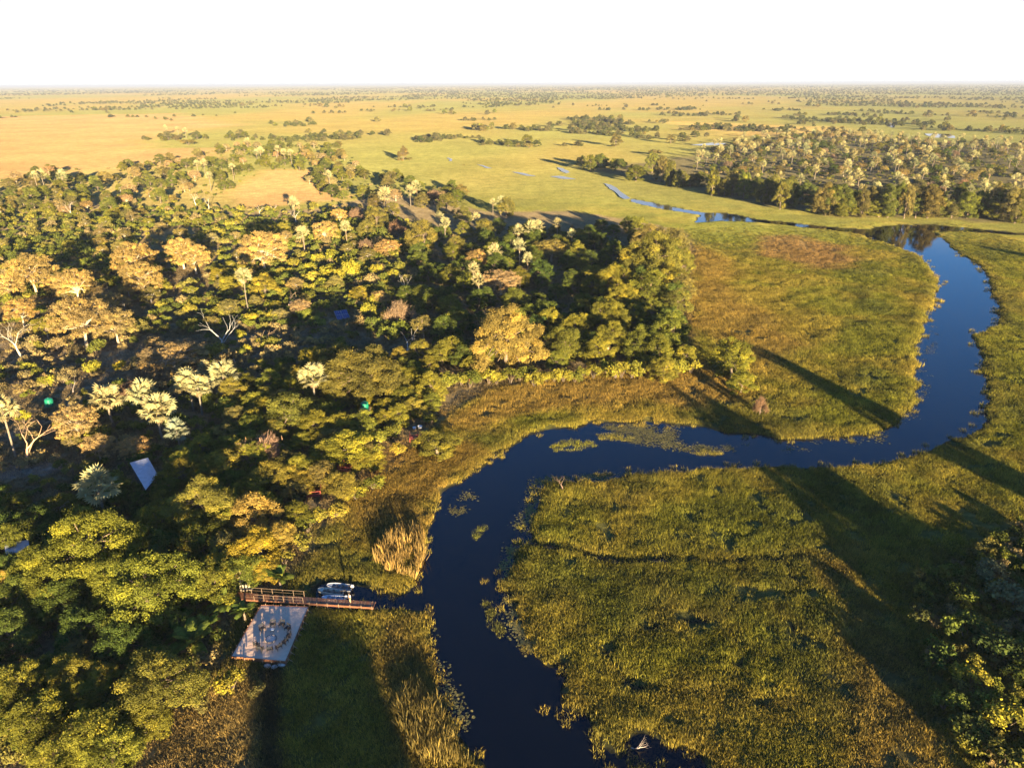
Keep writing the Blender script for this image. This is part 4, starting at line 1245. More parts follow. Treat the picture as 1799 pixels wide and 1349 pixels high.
# wood right of centre
for x, y, w, c in ((1080, 490, 78, YGREEN), (1099, 520, 72, YGREEN), (1067, 550, 82, (0.16, 0.155, 0.026)), (1115, 552, 55, YGREEN), (1075, 586, 74, (0.17, 0.16, 0.026)), (1027, 535, 55, GREEN)):
    tree('big', x, y, w, c, '', "tall trees round the thatched tent", hr=0.95)
for x, y, w, c in ((1155, 440, 105, (0.17, 0.155, 0.03)), (1187, 420, 62, OLIVE), (1144, 415, 66, OLIVE), (1200, 455, 50, (0.17, 0.155, 0.03))):
    tree('big', x, y, w, c, '', "corner trees by the upper meadow", hr=1.0)
for x, y, w, c in ((1144, 546, 62, GREEN), (1178, 573, 80, GREEN), (1155, 613, 70, (0.15, 0.15, 0.025)), (1187, 528, 62, (0.13, 0.13, 0.03)), (1206, 622, 48, YGREEN), (1200, 500, 50, OLIVE)):
    tree('mid', x, y, w, c, '', "trees on the meadow edge", hr=0.95)
for x, y, w in ((1050, 612, 60), (1122, 600, 72), (1140, 500, 82), (1110, 455, 72), (1180, 485, 66), (1012, 570, 62), (1045, 485, 60), (962, 560, 60), (1165, 645, 56)):
    tree('mid', x, y, w, random.choice((YGREEN, (0.18, 0.165, 0.028), GREEN)), between("broad sunlit tree", *G(x, y + 25)[:2]), "broad trees of the sunlit river wood", hr=0.95)
tree('big', 888, 582, 138, (0.25, 0.19, 0.05), "broad round golden tree with pale trunk on the river bank", hr=0.9)
tree('mid', 992, 598, 78, (0.14, 0.14, 0.025), "dense round green tree right of the golden round tree", hr=0.85)
for x, y, w in ((795, 610, 60), (776, 617, 52), (830, 640, 45), (752, 640, 42)):
    tree('mid', x, y, w, (0.17, 0.16, 0.026), '', "trees left of the golden round tree", hr=0.95)
for x, y, w in ((968, 437, 72), (925, 485, 44)):
    tree('aca', x, y, w, (0.22, 0.185, 0.05), "olive flat crowned tree below the palm pair in the dark wood", "olive flat crowns in the dark wood", hr=0.55)
tree('aca', 880, 492, 74, TAN, "tan flat crowned acacia behind the golden round tree", hr=0.65)
tree('mid', 1016, 442, 42, YGREEN, "yellow green tree with pale trunk beside the olive flat crown", hr=1.1)
tree('mid', 904, 524, 58, (0.13, 0.135, 0.025), "green tree between tan acacia and golden round tree", hr=0.9)
# river bank trees, middle
tree('big', 640, 648, 150, (0.165, 0.145, 0.036), "very broad olive green tree above the raised water tank", hr=0.7)
tree('mid', 590, 628, 80, (0.165, 0.15, 0.036), "olive tree beside the lone white palm", hr=0.85)
tree('mid', 690, 668, 70, (0.165, 0.145, 0.033), "olive tree right behind the raised water tank", hr=0.9)
tree('mid', 508, 718, 104, (0.13, 0.135, 0.03), "broad green tree below the lone white palm", hr=0.75)
tree('mid', 736, 612, 48, (0.18, 0.16, 0.03), "yellow green tree below the fallen white branches", hr=0.9)
tree('mid', 701, 726, 46, (0.19, 0.185, 0.03), "fluffy light green tree right of the raised water tank", hr=0.95)
tree('mid', 613, 782, 112, (0.26, 0.23, 0.03), "broad bright yellow green tree in front of the raised water tank", hr=0.6)
tree('mid', 570, 766, 52, (0.22, 0.2, 0.03), "small bright green tree left of the broad yellow green tree", hr=0.9)
tree('mid', 645, 805, 66, (0.23, 0.21, 0.03), "bright bush like tree by the dark red platform", hr=0.6)
tree('mid', 768, 775, 88, (0.19, 0.175, 0.032), "rounded light green tree at the water edge by the white tubs", hr=0.55)
tree('twi', 456, 790, 78, (0.26, 0.17, 0.11), "large brown half bare bush with fan of grey twigs", hr=0.8)
for x, y, w in ((480, 830, 92), (525, 845, 62), (600, 850, 74), (560, 830, 50)):
    tree('mid', x, y, w, (0.22, 0.185, 0.035), '', "yellow olive trees by the platform", hr=0.7)
tree('aca', 133, 740, 78, (0.33, 0.24, 0.10), "feathery tan acacia left of the silver palms", hr=0.85)
tree('aca', 171, 783, 62, (0.34, 0.24, 0.10), "feathery tan acacia above the near grey palm", hr=0.8)
tree('aca', 235, 786, 58, (0.36, 0.24, 0.10), "feathery tan acacia touching the blue grey shed roof", hr=0.8)
tree('aca', 125, 779, 32, KHAKI, "small khaki acacia below the feathery tan acacia", hr=0.7)
tree('twi', 227, 686, 42, BROWN, "brown half bare bush between two silver palms", hr=0.9)
for x, y, w in ((301, 801, 30), (318, 830, 84), (388, 817, 84), (290, 905, 52), (288, 876, 62)):
    tree('mid', x, y, w, (0.19, 0.165, 0.03), '', "yellow green trees by the shed", hr=0.8)
tree('big', 355, 880, 135, (0.18, 0.16, 0.032), "broad yellow green tree below the corrugated shed", hr=0.8)
for x, y, w, c in ((442, 900, 104, (0.30, 0.215, 0.055)), (450, 960, 100, (0.32, 0.25, 0.03)), (395, 985, 84, (0.25, 0.2, 0.03)), (490, 940, 70, (0.30, 0.22, 0.05)), (470, 1000, 56, (0.3, 0.23, 0.035))):
    tree('mid', x, y, w, c, '', "yellow trees over the boardwalk", hr=0.85)
# big foreground trees, left
for x, y, w, c in ((150, 950, 190, (0.165, 0.165, 0.024)), (85, 1000, 150, (0.15, 0.155, 0.024)), (262, 1025, 185, (0.15, 0.155, 0.024)), (190, 1010, 120, (0.14, 0.15, 0.024))):
    tree('big', x, y, w, c, '', "huge foreground trees", hr=0.8)
tree('mid', 12, 1025, 60, (0.36, 0.25, 0.05), "golden tree beside the pale blue roof", hr=1.1)
tree('mid', 133, 1140, 52, (0.30, 0.22, 0.07), "tan leaved tree in the foreground wood below the huge trees", hr=1.0)
for x, y, w, c in ((120, 1180, 90, (0.2, 0.175, 0.03)), (180, 1190, 70, (0.22, 0.19, 0.03)), (27, 1200, 110, (0.15, 0.15, 0.026)), (60, 1260, 120, (0.15, 0.15, 0.026))):
    tree('mid', x, y, w, c, '', "trees below the small grey shed", hr=0.95)
tree('big', 270, 1195, 180, (0.15, 0.145, 0.03), "very broad olive tree in front of the small grey shed", hr=0.6, hmax=11)
for x, y, w in ((160, 1285, 120), (190, 1320, 110), (250, 1260, 90), (100, 1330, 110)):
    tree('mid', x, y, w, (0.17, 0.165, 0.026), '', "trees by the dry orange grass", hr=0.8)
shrub(406, 1200, 62, YGREEN, "yellow green shrub on the dry grass below the sand deck")
shrub(450, 1215, 34, OLIVE, "small olive shrub beside the painted shadow strip")
shrub(350, 1240, 44, OLIVE, "olive shrub half in the dry orange grass")
for x, y, w, l in ((338, 1132, 66, "yellow green feather palm left of the sand deck"), (428, 1078, 38, "feather palm standing under the boardwalk railing"), (392, 1065, 44, "dark feather palm in the shade left of the boardwalk"), (492, 1018, 40, "dark feather palm behind the boardwalk"), (365, 1100, 36, "small feather palm in deep shade by the deck corner")):
    date_palm(x, y, w, l)
# meadow trees
tree('mid', 1290, 620, 78, (0.2, 0.19, 0.028), "single round green tree standing in the meadow", hr=1.05)
tree('mid', 1304, 668, 58, (0.19, 0.19, 0.028), "low leafy tree in front of the single meadow tree", hr=0.75)
tree('twi', 1337, 712, 26, BROWN, "brown bare bush in the meadow near the single tree", hr=1.4)
# bottom right corner: lit shrubs are coloured yellower, shaded ones darker green
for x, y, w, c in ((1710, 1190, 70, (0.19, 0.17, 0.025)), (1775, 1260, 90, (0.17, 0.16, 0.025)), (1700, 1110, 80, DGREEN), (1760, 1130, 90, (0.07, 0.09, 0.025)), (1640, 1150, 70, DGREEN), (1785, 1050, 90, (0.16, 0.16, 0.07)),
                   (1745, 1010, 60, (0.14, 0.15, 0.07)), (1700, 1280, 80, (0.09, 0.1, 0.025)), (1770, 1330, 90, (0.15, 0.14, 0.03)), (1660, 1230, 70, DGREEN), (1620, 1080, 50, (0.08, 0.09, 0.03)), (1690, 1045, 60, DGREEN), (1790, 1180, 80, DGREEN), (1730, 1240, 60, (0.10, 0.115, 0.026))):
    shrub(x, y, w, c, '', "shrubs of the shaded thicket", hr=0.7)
# palms
gp = "silver fan palms beside the sandy track"
for x, y, w in ((188, 700, 54), (251, 694, 56), (277, 722, 62), (330, 672, 52), (347, 680, 46), (363, 650, 34), (392, 660, 54)):
    palm(x, y, w, '', gp, near=True, h=random.uniform(6.3, 7.6))
palm(171, 856, 70, "grey green fan palm in shade with lit tips below the tan acacias", near=True, h=7.5)
palm(4, 722, 54, "fan palm behind the big bare dead tree", near=True)
palm(310, 757, 42, "shaded fan palm with darkened leaves under the silver palms", near=True, h=6, color=(0.2, 0.22, 0.14))  # its shade is put into the leaf colour
palm(549, 663, 52, "lone white headed fan palm rising from the olive trees", near=True, h=9)
palm(428, 486, 30, "tall fan palm with long straight trunk between two yellow trees", near=True, h=13)
for x, y, w in ((515, 356, 22), (531, 410, 30), (607, 399, 22), (676, 343, 28), (720, 336, 22), (731, 329, 22), (772, 382, 20), (782, 393, 22), (836, 383, 20), (576, 306, 15), (980, 392, 20), (880, 352, 16), (866, 356, 14)):
    palm(x, y, w, '', "fan palms above the upper wood", h=9.5)
for x, y, w in ((911, 406, 24), (933, 402, 28), (945, 398, 26), (1004, 411, 18), (869, 442, 28), (913, 431, 26), (927, 455, 24), (840, 493, 26), (832, 472, 24)):
    palm(x, y, w, '', "fan palms by the orange tree", h=9)
for x, y, w in ((487, 262, 13), (498, 268, 13), (510, 269, 13), (457, 265, 15), (450, 268, 13), (407, 293, 12), (367, 309, 14), (358, 286, 14), (345, 287, 12), (72, 306, 18), (60, 309, 16), (108, 308, 20), (367, 308, 13), (577, 306, 14), (434, 248, 12), (290, 225, 10), (312, 228, 10), (325, 229, 10)):
    palm(x, y, w, '', "fan palms by the golden plain", h=11)
# dead trees
dead(46, 822, 84, "big bare dead tree with orange lit branches beside the sandy track", 0, (0.55, 0.36, 0.2))
dead(464, 606, 34, "broken dead tree with one long bare limb in the scrub", 0, (0.5, 0.36, 0.2))
dead(388, 628, 70, "tall slim grey dead tree with two stems", 3, (0.34, 0.31, 0.27))
dead(716, 520, 36, "thin pale dead snag in the dark shrubs", 3, (0.45, 0.38, 0.3))
dead(708, 624, 46, "fallen white dead branches on the wood floor", 0, (0.7, 0.6, 0.5), lie=True, rz=2.3)
dead(110, 915, 40, "thin twisted dead tree behind the huge foreground trees", 1, (0.36, 0.32, 0.3))
dead(988, 862, 28, "small bare pinkish tree on the marsh bank", 2, (0.28, 0.18, 0.13))
dead(1110, 1310, 32, "white dead branch lying at the water edge", 0, (0.42, 0.36, 0.3), lie=True, rz=0.9)
dead(38, 628, 60, "pale dead trunk under the golden acacias", 1, (0.46, 0.38, 0.28))
dead(128, 690, 26, "small grey dead tree on the slope above the tank", 3, (0.3, 0.27, 0.24))
dead(415, 640, 26, "thin dead stick tree above the silver palms", 3, (0.5, 0.43, 0.35))
dead(505, 548, 36, "brown dead tree left of the tan acacia", 0, (0.42, 0.3, 0.2))
for x, y, h in ((120, 372, 20), (125, 382, 26), (345, 365, 26), (367, 370, 24), (520, 390, 24), (690, 375, 26), (455, 380, 20), (235, 345, 18), (480, 375, 16), (752, 360, 18)):
    dead(x, y, h, "pale bare trunk standing in the far woodland strip", random.randrange(4), (0.5, 0.42, 0.33), "pale bare trunks of the far strip")

# ------------------------------------------------------------------ undergrowth and woods filled in between the placed trees
def fill_points(pxpoly, n, spacing, avoid=0.0, tries=40):
    pg = poly(pxpoly)
    lo, hi = pg.min(0), pg.max(0)
    C = rng.uniform(lo, hi, (n * tries, 2))
    C = C[inside(C, pg)]
    for ex, mg in EXCL:
        C = C[sdist(C, ex) > mg]
    if len(C): C = C[river_sd(C) > 0.8]
    out = []; cells = {}
    if avoid and TREE_BASES and len(C):
        ob = np.array([(b[0], b[1], b[2]) for b in TREE_BASES])
        ok = np.ones(len(C), bool)
        for q in ob:
            ok &= (C[:, 0] - q[0]) ** 2 + (C[:, 1] - q[1]) ** 2 > (q[2] * avoid) ** 2
        C = C[ok]
    for c in C.tolist():
        if len(out) >= n: break
        i, j = int(c[0] // spacing), int(c[1] // spacing)
        if any((c[0] - q[0]) ** 2 + (c[1] - q[1]) ** 2 < spacing * spacing for di in (-1, 0, 1) for dj in (-1, 0, 1) for q in cells.get((i + di, j + dj), ())): continue
        cells.setdefault((i, j), []).append(c); out.append(c)
    return np.array(out).reshape(-1, 2)

U_RIGHT = [(760, 410), (1090, 400), (1190, 430), (1200, 630), (1080, 640), (860, 668), (770, 640), (700, 540), (720, 430)]
U_MID = [(400, 705), (560, 645), (740, 640), (770, 720), (700, 760), (640, 830), (560, 880), (500, 990), (430, 1035), (330, 1000), (290, 850), (400, 770)]
U_LOW = [(-40, 900), (290, 880), (420, 1010), (405, 1060), (395, 1150), (300, 1210), (230, 1349), (-40, 1349)]
SCRUB = [(-60, 352), (60, 340), (180, 345), (300, 358), (420, 372), (640, 366), (760, 410), (740, 590), (560, 640), (430, 760), (300, 820), (240, 880), (130, 870), (-60, 900)]
FARSTRIP = [(-60, 335), (60, 308), (140, 296), (150, 318), (190, 298), (250, 292), (330, 280), (390, 262), (520, 256), (600, 258), (640, 300), (780, 330), (900, 368), (640, 372), (560, 352), (520, 300), (470, 302), (400, 335), (330, 378), (60, 400), (-60, 400)]
for c in fill_points(U_RIGHT, 150, 4.6, 0.2):
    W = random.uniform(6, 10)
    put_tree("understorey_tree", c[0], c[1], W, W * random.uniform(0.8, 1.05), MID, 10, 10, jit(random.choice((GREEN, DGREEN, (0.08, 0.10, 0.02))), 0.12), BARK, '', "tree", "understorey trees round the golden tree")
for c in fill_points(U_MID, 95, 4.2, 0.22):
    W = random.uniform(5, 8)
    put_tree("broadleaf_tree", c[0], c[1], W, W * random.uniform(0.7, 0.95), MID, 10, 10, jit(random.choice((GREEN, YGREEN, OLIVE, YGREEN, (0.21, 0.18, 0.035))), 0.12), BARK, '', "tree", "bank wood trees")
for c in fill_points(U_LOW, 60, 5, 0.2):
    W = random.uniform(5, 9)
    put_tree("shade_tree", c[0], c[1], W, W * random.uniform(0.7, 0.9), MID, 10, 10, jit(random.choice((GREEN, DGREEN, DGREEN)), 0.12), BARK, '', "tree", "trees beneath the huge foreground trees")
for c in fill_points(FARSTRIP, 210, 7, 0.25):
    W = random.uniform(7, 12); k = random.random()
    if k < 0.75:
        put_tree("woodland_tree", c[0], c[1], W, W * random.uniform(0.7, 1.0), MID, 10, 10, jit(random.choice((GREEN, OLIVE, (0.14, 0.15, 0.03), (0.10, 0.11, 0.025))), 0.12), BARK, '', "tree", "trees by the golden plain")
    else:
        put_tree("acacia_tree", c[0], c[1], W * 0.9, W * 0.75, ACA, 12, 10.5, jit(random.choice((KHAKI, TAN)), 0.1), PALEBARK, '', "tree", "acacias by the golden plain")
for x, y, w in ((560, 455, 26), (580, 450, 30), (600, 462, 32), (615, 475, 40), (590, 484, 32), (570, 478, 30), (661, 474, 27), (691, 485, 27), (648, 546, 30), (664, 528, 28), (545, 470, 24), (440, 560, 26), (425, 590, 24), (430, 615, 22), (158, 648, 36), (210, 645, 26), (80, 672, 30), (40, 735, 28)):
    shrub(x, y, w, (0.26, 0.235, 0.03), '', "bright yellow green shrubs of the scrub", hr=0.9)
# edge shrubs along the bank below the golden round tree and the thatched tent
for i in range(26):
    x = 790 + i * 17 + random.uniform(-6, 6)
    y = 672 - (x - 790) * 0.07 + random.uniform(-7, 9)
    shrub(x, y, random.uniform(26, 46), random.choice((YGREEN, (0.22, 0.2, 0.03), GREEN)), '', "bank hedge shrubs", hr=0.8)
for x, y, w in ((757, 738, 30), (735, 725, 26), (720, 700, 40), (745, 700, 36), (770, 690, 38), (690, 760, 40), (668, 770, 36), (590, 900, 44), (560, 905, 40), (540, 925, 44), (655, 850, 44), (625, 870, 40), (700, 790, 34), (530, 955, 44), (500, 985, 40)):
    shrub(x, y, w, random.choice((YGREEN, GREEN, (0.24, 0.2, 0.035))), '', "marsh edge shrubs", hr=0.7)

for c in fill_points([(-40, 400), (300, 395), (640, 380), (750, 420), (735, 590), (560, 560), (430, 580), (200, 590), (-40, 580)], 95, 7.0, 0.35):
    W = random.uniform(4.5, 8.0); k = random.random()
    put_tree("scrub_tree", c[0], c[1], W, W * random.uniform(0.65, 0.9), MID if k < 0.6 else ACA, 10 if k < 0.6 else 12, 10 if k < 0.6 else 10.5, jit(random.choice((YGREEN, OLIVE, KHAKI, (0.2, 0.17, 0.05))), 0.1), GREYB, '', "tree", "scrub trees")
for c in fill_points([(-60, 352), (60, 335), (200, 335), (330, 352), (420, 370), (300, 400), (-60, 410)], 60, 6.0, 0.3):
    W = random.uniform(4.5, 9.0)
    put_tree("scrub_tree", c[0], c[1], W, W * random.uniform(0.65, 0.9), MID, 10, 10, jit(random.choice((YGREEN, OLIVE, GREEN, KHAKI)), 0.1), GREYB, '', "tree", "scrub trees")
spts = fill_points(SCRUB, 5200, 2.1, 0.1, 10)
cols = np.array([(0.13, 0.145, 0.025), (0.12, 0.135, 0.028), (0.21, 0.195, 0.034), (0.24, 0.19, 0.085), (0.10, 0.12, 0.026), (0.18, 0.165, 0.045)])
gn = fbm(spts[:, 0], spts[:, 1], 45, 3)
dry_ = inside(spts, poly([(-60, 585), (200, 595), (430, 590), (640, 555), (660, 600), (520, 640), (420, 700), (250, 680), (140, 700), (120, 840), (-60, 870)]))
top_ = project(np.concatenate([spts, np.full((len(spts), 1), 1.0)], 1))[1]
keep = (rng.random(len(spts)) < 0.12 + 0.88 * sstep(352, 415, top_)) & ((gn + rng.normal(0, 0.07, len(spts))) > np.where(dry_, 0.45, 0.27))
spts = spts[keep]; gn = gn[keep]; dry_ = dry_[keep]
ps = project(np.concatenate([spts, np.full((len(spts), 1), 1.0)], 1))
size = rng.uniform(1.9, 4.4, len(spts)) + 2.4 * (rng.random(len(spts)) < 0.14)
order = np.argsort(-(size / ps[2]) * ((ps[0] > -10) & (ps[0] < 1809)))
ci = rng.integers(0, len(cols), len(spts))
ci = np.where(gn > 0.56, rng.choice([0, 1, 4, 2], len(spts)), ci)
ci = np.where(dry_ & (rng.random(len(spts)) < 0.6), 3, ci)
for i in order[:175]:
    put_shrub(spts[i, 0], spts[i, 1], size[i], size[i] * random.uniform(0.6, 0.85), tuple(cols[ci[i]]), '', "open scrub shrubs")
r_ = order[175:]
zz, _ = ground_zs(spts[r_])
s_ = size[r_] / 3.6
scatter("scrub_bushes", np.stack([spts[r_, 0], spts[r_, 1], zz - 0.05], 1), SHR_I, np.stack([s_, s_, s_ * rng.uniform(0.85, 1.2, len(r_))], 1), rng.uniform(0, 6.28, len(r_)),
        cols[ci[r_]] * rng.uniform(0.8, 1.2, (len(r_), 1)), "low bushes covering the scrub between the trees", "bushes")
# low shrub layer under the woods
up = np.concatenate([fill_points(U_RIGHT, 500, 2.2, 0, 20), fill_points(U_MID, 260, 2.2, 0, 20), fill_points(U_LOW, 330, 2.0, 0, 20), fill_points(FARSTRIP, 500, 5, 0, 20)])
zz, _ = ground_zs(up); sz = rng.uniform(1.5, 3.4, len(up)) / 3.6
scatter("undergrowth", np.stack([up[:, 0], up[:, 1], zz - 0.05], 1), SHR_I, np.stack([sz, sz, sz], 1), rng.uniform(0, 6.28, len(up)),
        cols[rng.integers(0, 6, len(up))] * rng.uniform(0.7, 1.1, (len(up), 1)), "dense low undergrowth beneath the woodland trees", "undergrowth")

THICKET = [(1590, 1030), (1680, 985), (1799, 925), (1880, 1000), (1880, 1400), (1720, 1400), (1690, 1300), (1650, 1220), (1640, 1120)]
up = fill_points(THICKET, 260, 1.5, 0, 30)
zz, _ = ground_zs(up); sz = rng.uniform(1.4, 3.2, len(up)) / 3.6
scatter("thicket_undergrowth", np.stack([up[:, 0], up[:, 1], zz - 0.05], 1), SHR_I, np.stack([sz, sz, sz], 1), rng.uniform(0, 6.28, len(up)),
        cols[rng.integers(0, 6, len(up))] * rng.uniform(0.6, 1.0, (len(up), 1)), "low bushes of the shaded thicket beside the brown grass", "undergrowth")
# palm wood on the right ------------------------------------------------------------
for i in range(54):                                    # tall trees along its water front
    t = i / 53
    xb = 1018 + t * 800
    yb = np.interp(xb, [1015, 1200, 1333, 1480, 1640, 1720, 1830], [300, 332, 366, 384, 384, 394, 396]) - random.choice((0, 3, 6, 10, 16)) - random.uniform(-1, 3)
    p = G(xb + random.uniform(-8, 8), yb, 0.3); W = random.uniform(8, 18)
    put_tree("riverine_tree", p[0], p[1], W, random.uniform(9, 20), BIG if W > 13 else MID, 18 if W > 13 else 10, 15 if W > 13 else 10,
             jit(random.choice((GREEN, (0.11, 0.12, 0.026), (0.15, 0.145, 0.032), OLIVE)), 0.12), BARK, '', "tree", "water front trees of the palm wood")
PW = [(1215, 300), (1225, 275), (1290, 252), (1360, 243), (1440, 236), (1540, 243), (1640, 252), (1830, 258), (1830, 385), (1700, 380), (1640, 372), (1480, 370), (1340, 352)]
pw = fill_points(PW, 235, 6.5, 0.0)
for c in pw:
    p = np.array([c[0], c[1], 9.5]); q = project(p[None])
    w = 6.3 * FPX / q[2][0] * random.uniform(0.85, 1.2)
    palm(q[0][0], q[1][0], w, '', "fan palms of the palm wood", h=9.5 * random.uniform(0.55, 1.0), color=random.choice(((0.33, 0.30, 0.13), (0.22, 0.22, 0.10), (0.29, 0.25, 0.10))))
for c in fill_points(PW, 215, 6.5, 0.0):
    W = random.uniform(7, 11); k = random.random()
    if k < 0.72:
        put_tree("palm_wood_tree", c[0], c[1], W, W * 0.8, MID, 10, 10, jit(random.choice((GREEN, OLIVE, DGREEN)), 0.1), BARK, '', "tree", "green trees of the palm wood")
    elif k < 0.9:
        put_tree("acacia_tree", c[0], c[1], W, W * 0.75, ACA, 12, 10.5, jit((0.26, 0.2, 0.06), 0.1), PALEBARK, '', "tree", "golden trees of the palm wood")
    else:
        put_tree("half_bare_bush", c[0], c[1], W * 0.8, W * 0.6, TWI, 7, 5.5, jit((0.22, 0.15, 0.09), 0.1), BARK, '', "bush", "reddish bushes of the palm wood")
up = fill_points(PW, 1600, 3.2, 0, 20)
zz, _ = ground_zs(up); sz = rng.uniform(2.0, 4.5, len(up)) / 3.6
scatter("palm_wood_undergrowth", np.stack([up[:, 0], up[:, 1], zz - 0.05], 1), SHR_I, np.stack([sz, sz, sz], 1), rng.uniform(0, 6.28, len(up)),
        cols[rng.integers(0, 6, len(up))] * rng.uniform(0.8, 1.2, (len(up), 1)), "low bushes on the floor of the palm wood", "undergrowth")

# tree islands on the plain --------------------------------------------------------------
ISLES = [(643, 238, 90, 9), (873, 228, 130, 13), (760, 249, 44, 4), (917, 257, 60, 6), (987, 222, 50, 5), (1020, 231, 44, 4), (1077, 212, 36, 4), (1157, 214, 40, 4), (1190, 250, 40, 4),
         (787, 202, 24, 3), (857, 200, 24, 2), (705, 197, 40, 4), (735, 190, 50, 5), (933, 178, 150, 11), (300, 246, 110, 9), (375, 246, 80, 7), (430, 244, 60, 5), (490, 222, 40, 3), (530, 218, 34, 3), (555, 235, 30, 2),
         (35, 198, 44, 4), (180, 192, 100, 7), (215, 180, 90, 6), (450, 186, 60, 4), (590, 190, 60, 5), (1245, 228, 70, 6), (1290, 214, 50, 4), (1415, 205, 60, 4), (1470, 218, 36, 3), (1540, 216, 50, 4),
         (1640, 205, 60, 4), (1720, 205, 60, 4), (1770, 232, 90, 8), (1640, 232, 60, 4), (1590, 190, 100, 6), (1720, 190, 90, 5), (1330, 185, 80, 5), (1450, 188, 80, 5), (1160, 172, 100, 6), (660, 214, 20, 1), (1110, 190, 40, 3), (1490, 236, 60, 5), (1230, 240, 24, 2), (1130, 237, 20, 1)]
for x, y, w, n in ISLES:
    for k in range(n):
        px = x + (random.random() - 0.5) * w; py = y + (0 if n == 1 else random.gauss(-1, 1.8))
        p = G(px, py, 0.3)
        if p[1] > 9000 or p[1] < 0: continue
        W = random.uniform(5.5, 15) * (1.15 if p[1] > 1500 else 1)
        put_tree("plain_tree", p[0], p[1], W, W * random.uniform(0.65, 0.95), FARS if p[1] > 1100 else MID, 10, 9 if p[1] > 1100 else 10, jit(random.choice((GREEN, OLIVE, (0.09, 0.10, 0.03), (0.13, 0.12, 0.05))), 0.1), BARK,
                 '', "tree", "trees of the islands on the plain")
x, y, W, H = solve(1082, 245, 24, 0.85); put_tree("plain_tree", x, y, W, 16, MID, 10, 10, (0.14, 0.12, 0.04), BARK, "lone round tree casting a long shadow on the green plain", "tree")
x, y, W, H = solve(708, 271, 22, 0.85); put_tree("plain_tree", x, y, W, 14, MID, 10, 10, (0.17, 0.13, 0.05), BARK, "lone brownish tree on the plain beyond the upper wood", "tree")
for x, y, w in ((930, 256, 40), (720, 280, 24), (1090, 250, 20), (1015, 290, 22), (330, 250, 50), (815, 291, 10), (1150, 268, 50)):
    shrub(x, y, w * 0.6, OLIVE, "low bush on the open plain", "bushes of the open plain", hr=0.35)

# countless trees towards the horizon
n = 42000
d = np.exp(rng.uniform(np.log(850), np.log(24000), n)); an = rng.uniform(-R(41), R(41), n)
fp = np.stack([d * np.sin(an), d * np.cos(an)], 1)
dens = fbm(fp[:, 0] * 1.0 + 5000, fp[:, 1] * 0.5 - 800, 420, 5)
dens2 = fbm(fp[:, 0] + 900, fp[:, 1] * 0.6 + 40, 110, 3)
side = np.clip((fp[:, 0] / fp[:, 1] + 0.15) * 0.5, -0.08, 0.065)
thr = 0.575 - 0.15 * sstep(1500, 7000, d) - side
keep = np.where(d < 2600, (dens2 > 0.66 - side * 0.6) & (rng.random(n) < 0.75), dens > thr + rng.normal(0, 0.02, n))
# the open golden plain on the left stays bare
gp_ = inside(fp, poly([(-900, 212), (0, 212), (230, 206), (440, 226), (250, 240), (240, 300), (-900, 380)])) | inside(fp, poly([(560, 262), (900, 256), (1210, 262), (1200, 290), (1000, 330), (620, 300)]))
keep &= ~gp_ & ~inside(fp, poly(PW)) & ~inside(fp, poly(FARSTRIP))
fp = fp[keep]; d = d[keep]
W = rng.uniform(5, 12, len(fp)) * (1 + 0.9 * sstep(2500, 12000, d))
for me_c, me_t in FARS: pass
FAR_I = []
for cme, tme in FARS:
    c2 = cme.copy(); c2.materials.clear(); c2.materials.append(M_LEAF_I); FAR_I.append(c2)
sc_ = np.stack([W / 10, W / 10, W / 10 * rng.uniform(0.7, 1.0, len(W)) / (1 + 0.45 * sstep(2500, 12000, d))], 1)
scatter("far_trees", np.stack([fp[:, 0], fp[:, 1], np.full(len(fp), -0.6)], 1), FAR_I, sc_, rng.uniform(0, 6.28, len(fp)),
        np.array([(0.10, 0.105, 0.03), (0.12, 0.11, 0.045), (0.075, 0.085, 0.03)])[rng.integers(0, 3, len(fp))] * rng.uniform(0.8, 1.2, (len(fp), 1)), "countless far trees thinning out towards the horizon", "trees")

# trees on the near bank, outside the picture, whose long shadows lie across the meadow
def caster(px, py, H, W, pr=None):
    t = G(px, py, 0.4); Ls = H / math.tan(R(SUN_EL))
    x = t[0] + Ls * math.sin(R(SHADOW_LEFT)); y = t[1] - Ls * math.cos(R(SHADOW_LEFT))
    q = project(np.array([[x, y, H * 0.8]]))
    if q[2][0] > 1 and -60 < q[0][0] < 1860 and -50 < q[1][0] < 1420:
        print("caster in frame", px, py, q)
    put_tree("bank_tree", x, y, W, H, pr or BIG, 12 if pr else 18, 10.5 if pr else 15, jit(GREEN), BARK, "tall leafy tree of the near bank that shades the marsh", "tree", "near bank trees")
for a in ((1248, 574, 21, 11), (1150, 664, 19, 13), (1178, 660, 18, 11), (1490, 838, 17, 7), (1570, 822, 17, 7), (1690, 790, 18, 14), (1760, 800, 18, 14), (1655, 418, 20, 10), (1745, 432, 20, 11),
          (1500, 985, 15, 11), (1560, 965, 15, 12), (1620, 940, 15, 11), (1500, 1085, 15, 11), (1590, 1040, 14, 11), (1680, 1000, 15, 13), (1760, 940, 15, 13), (1590, 1150, 14, 11), (1660, 1120, 13, 11),
          (480, 1008, 18, 12, ACA), (500, 1000, 18, 13, ACA), (524, 996, 19, 15, ACA), (548, 1000, 18, 15, ACA), (512, 1018, 16, 14, ACA), (540, 1016, 17, 15, ACA), (566, 1014, 17, 13, ACA), (588, 1034, 16, 11, ACA), (520, 1088, 15, 11), (565, 1084, 15, 11), (610, 1088, 15, 9), (640, 1100, 14, 7), (540, 1125, 14, 12), (590, 1135, 14, 11), (625, 1150, 14, 8), (530, 1190, 13, 12), (580, 1200, 13, 11), (625, 1210, 13, 9),
          (540, 1270, 13, 11), (600, 1280, 13, 11), (650, 1290, 13, 8), (560, 1330, 12, 12), (620, 1330, 12, 10)):
    caster(*a)

